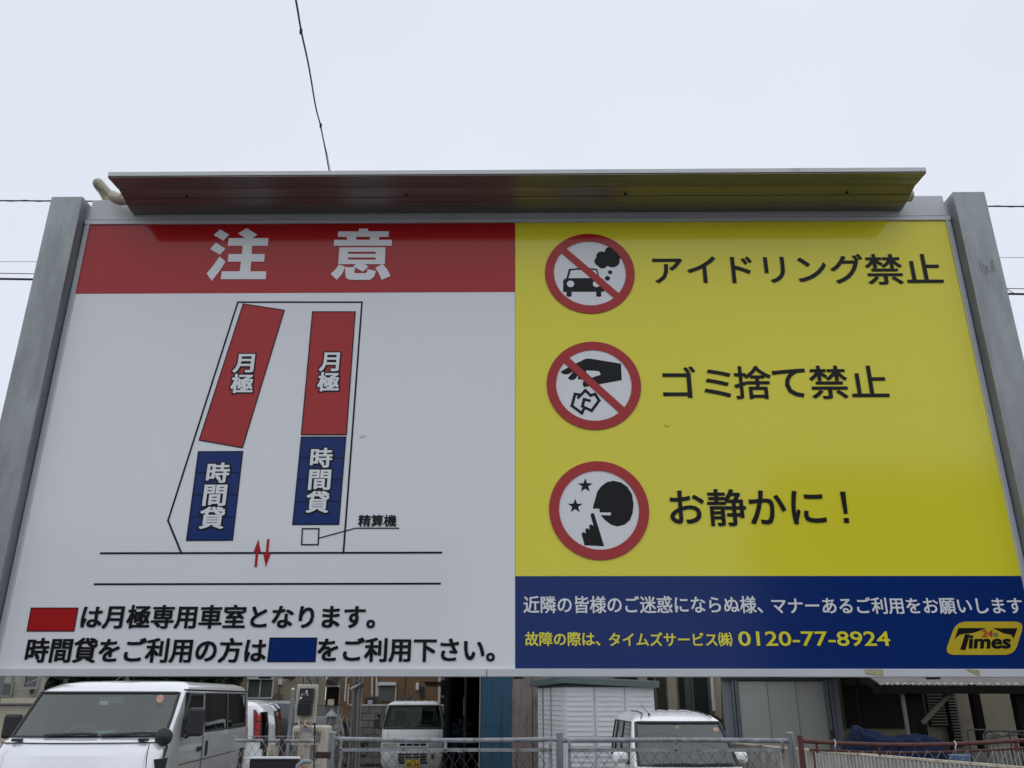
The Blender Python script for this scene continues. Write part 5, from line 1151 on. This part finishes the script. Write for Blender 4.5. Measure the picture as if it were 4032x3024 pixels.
rt = T('red_trunk', 'reddish brown post at the far left edge behind the parapet', 'post', (W(-2, 2700, 16.5).x, 16.5, 0)); q = W(-2, 2700, 16.5); MB().tube([(q.x, 16.5, 0), (q.x, 16.5, 3.2)], .07, 10).build('pole', mat('red_brown', (.09, .03, .02), .9, amt=.3), rt, smooth=True)

# ================================================================== OVERHEAD WIRES
def cable(label, pl_, pr_, Y, r, sag, coil=0, n=60, tails=None):
    a, b = W(*pl_, Y), W(*pr_, Y); d = b-a; a2, b2 = a-d*.6, b+d*.6
    t = T('overhead_cable', label, 'cable', a2, 0, 'overhead cables crossing behind the board')
    f = lambda s: a2.lerp(b2, s)+Vector((0, 0, -sag*4*s*(1-s)+sag*4*(.273*.727)*1.0))
    MB().tube([f(k/n) for k in range(n+1)], r, 6).build('cable_core', wire_dark, t)
    if coil:
        N = 900; MB().tube([f(k/N)+Vector((0, coil*math.cos(k*.55), coil*math.sin(k*.55)*.9)) for k in range(N+1)], r*.55, 5).build('lashing', wire_dark, t)
cable('upper twisted cable crossing behind the board tops of the posts', (0, 790), (4032, 813), 12, .012, .02, .012)
cable('thinnest cable crossing behind the upper part of the board', (0, 1031), (4032, 1014), 14, .0045, .02)
cable('thin cable just above the thick lowest one', (0, 1076), (4032, 1137), 12.6, .007, .02)
cable('thick lowest cable crossing behind the board', (0, 1098), (4032, 1158), 12.6, .019, .02)
for pts in (([(140, 1098), (175, 1082), (220, 1074), (262, 1082), (290, 1100)], 'loose loop of thin cable left of the galvanised post'), ([(3950, 1130), (3970, 1142), (3995, 1156)], 'short loose tail of cable right of the board')):
    p = [W(*q, 12.5) for q in pts[0]]; t = T('cable_loop', pts[1], 'cable', p[0]); MB().tube(spline(p, 6), .006, 6).build('loop', wire_dark, t, smooth=True)
def over(pts, rs, label, nm='overhead_cable'):
    P = []
    for x, y, dp in pts: P.append(W(x, y, dp))
    t = T(nm, label, 'cable', P[-1]); Pp = spline(P, 8); rr = [rs[0]+(rs[1]-rs[0])*k/(len(Pp)-1) for k in range(len(Pp))]
    MB().tube(Pp, rr, 6).build('cable_core', wire_dark, t, smooth=True)
    return t
t = over([(1120, -220, 6.2), (1165, 0, 7), (1186, 122, 7.6), (1216, 262, 8.4), (1243, 420, 9.5), (1262, 495, 10), (1281, 590, 10.8), (1297, 678, 11.6), (1330, 820, 13)], (.0125, .009), 'dark cable dropping from the top of the sky to the lamp above the board')
for x, y, dp in ((1185, 123, 7.6), (1263, 495, 10)): MB().lathe([(.006, -.05), (.019, -.02), (.019, .02), (.006, .05)], W(x, y, dp), 8).build('cable_clip', seal, t)
over([(1263, 495, 10.02), (1277, 560, 10.6), (1289, 612, 11.1), (1303, 678, 11.6), (1345, 820, 13)], (.005, .005), 'thin strand splitting off the dropping cable')

# ================================================================== ACROSS THE STREET (seen only as reflections)
def streethouse(name, label, x0, x1, y0, y1, h_, rise, m, rm):
    t = T(name, label, 'house', ((x0+x1)/2, y1, 0)); MB().box((x0, y0, 0), (x1, y1, h_)).build('wall', m, t)
    MB().prism([(y0-.5, h_), (y1+.5, h_), ((y0+y1)/2, h_+rise)], lambda a, b, q: (q, a, b), x0-.5, x1+.5).build('roof', rm, t)
    for k in range(4):
        xx = x0+(x1-x0)*(k+.5)/4
        for z in (1, 3.7):
            if z+1.2 < h_:
                f = MB().box((xx-.75, y1, z-.05), (xx+.75, y1+.06, z+1.25)).build('window', trim, t); MB().box((xx-.68, y1+.061, z), (xx+.68, y1+.07, z+1.18)).build('pane', house_glass, f)
streethouse('house', 'dark walled two storey house across the street on the right', 7.0, 19, -22, -13, 5.8, 1.8, mat('dark_wall', (.10, .095, .09), .9), rooft)
streethouse('house', 'long grey brown house across the street on the left', -27, -2.6, -26, -17, 5.0, 1.5, mat('street_wall', (.13, .125, .115), .9), rooft)
q = Vector((6.2, -11, 0)); tree('tree', 'broad garden tree across the street', 'tree', (8.2, -11.5, 0), 5.6, (2.0, 1.8, 2.2), 5000, .16, leaf_d, 77, .16)
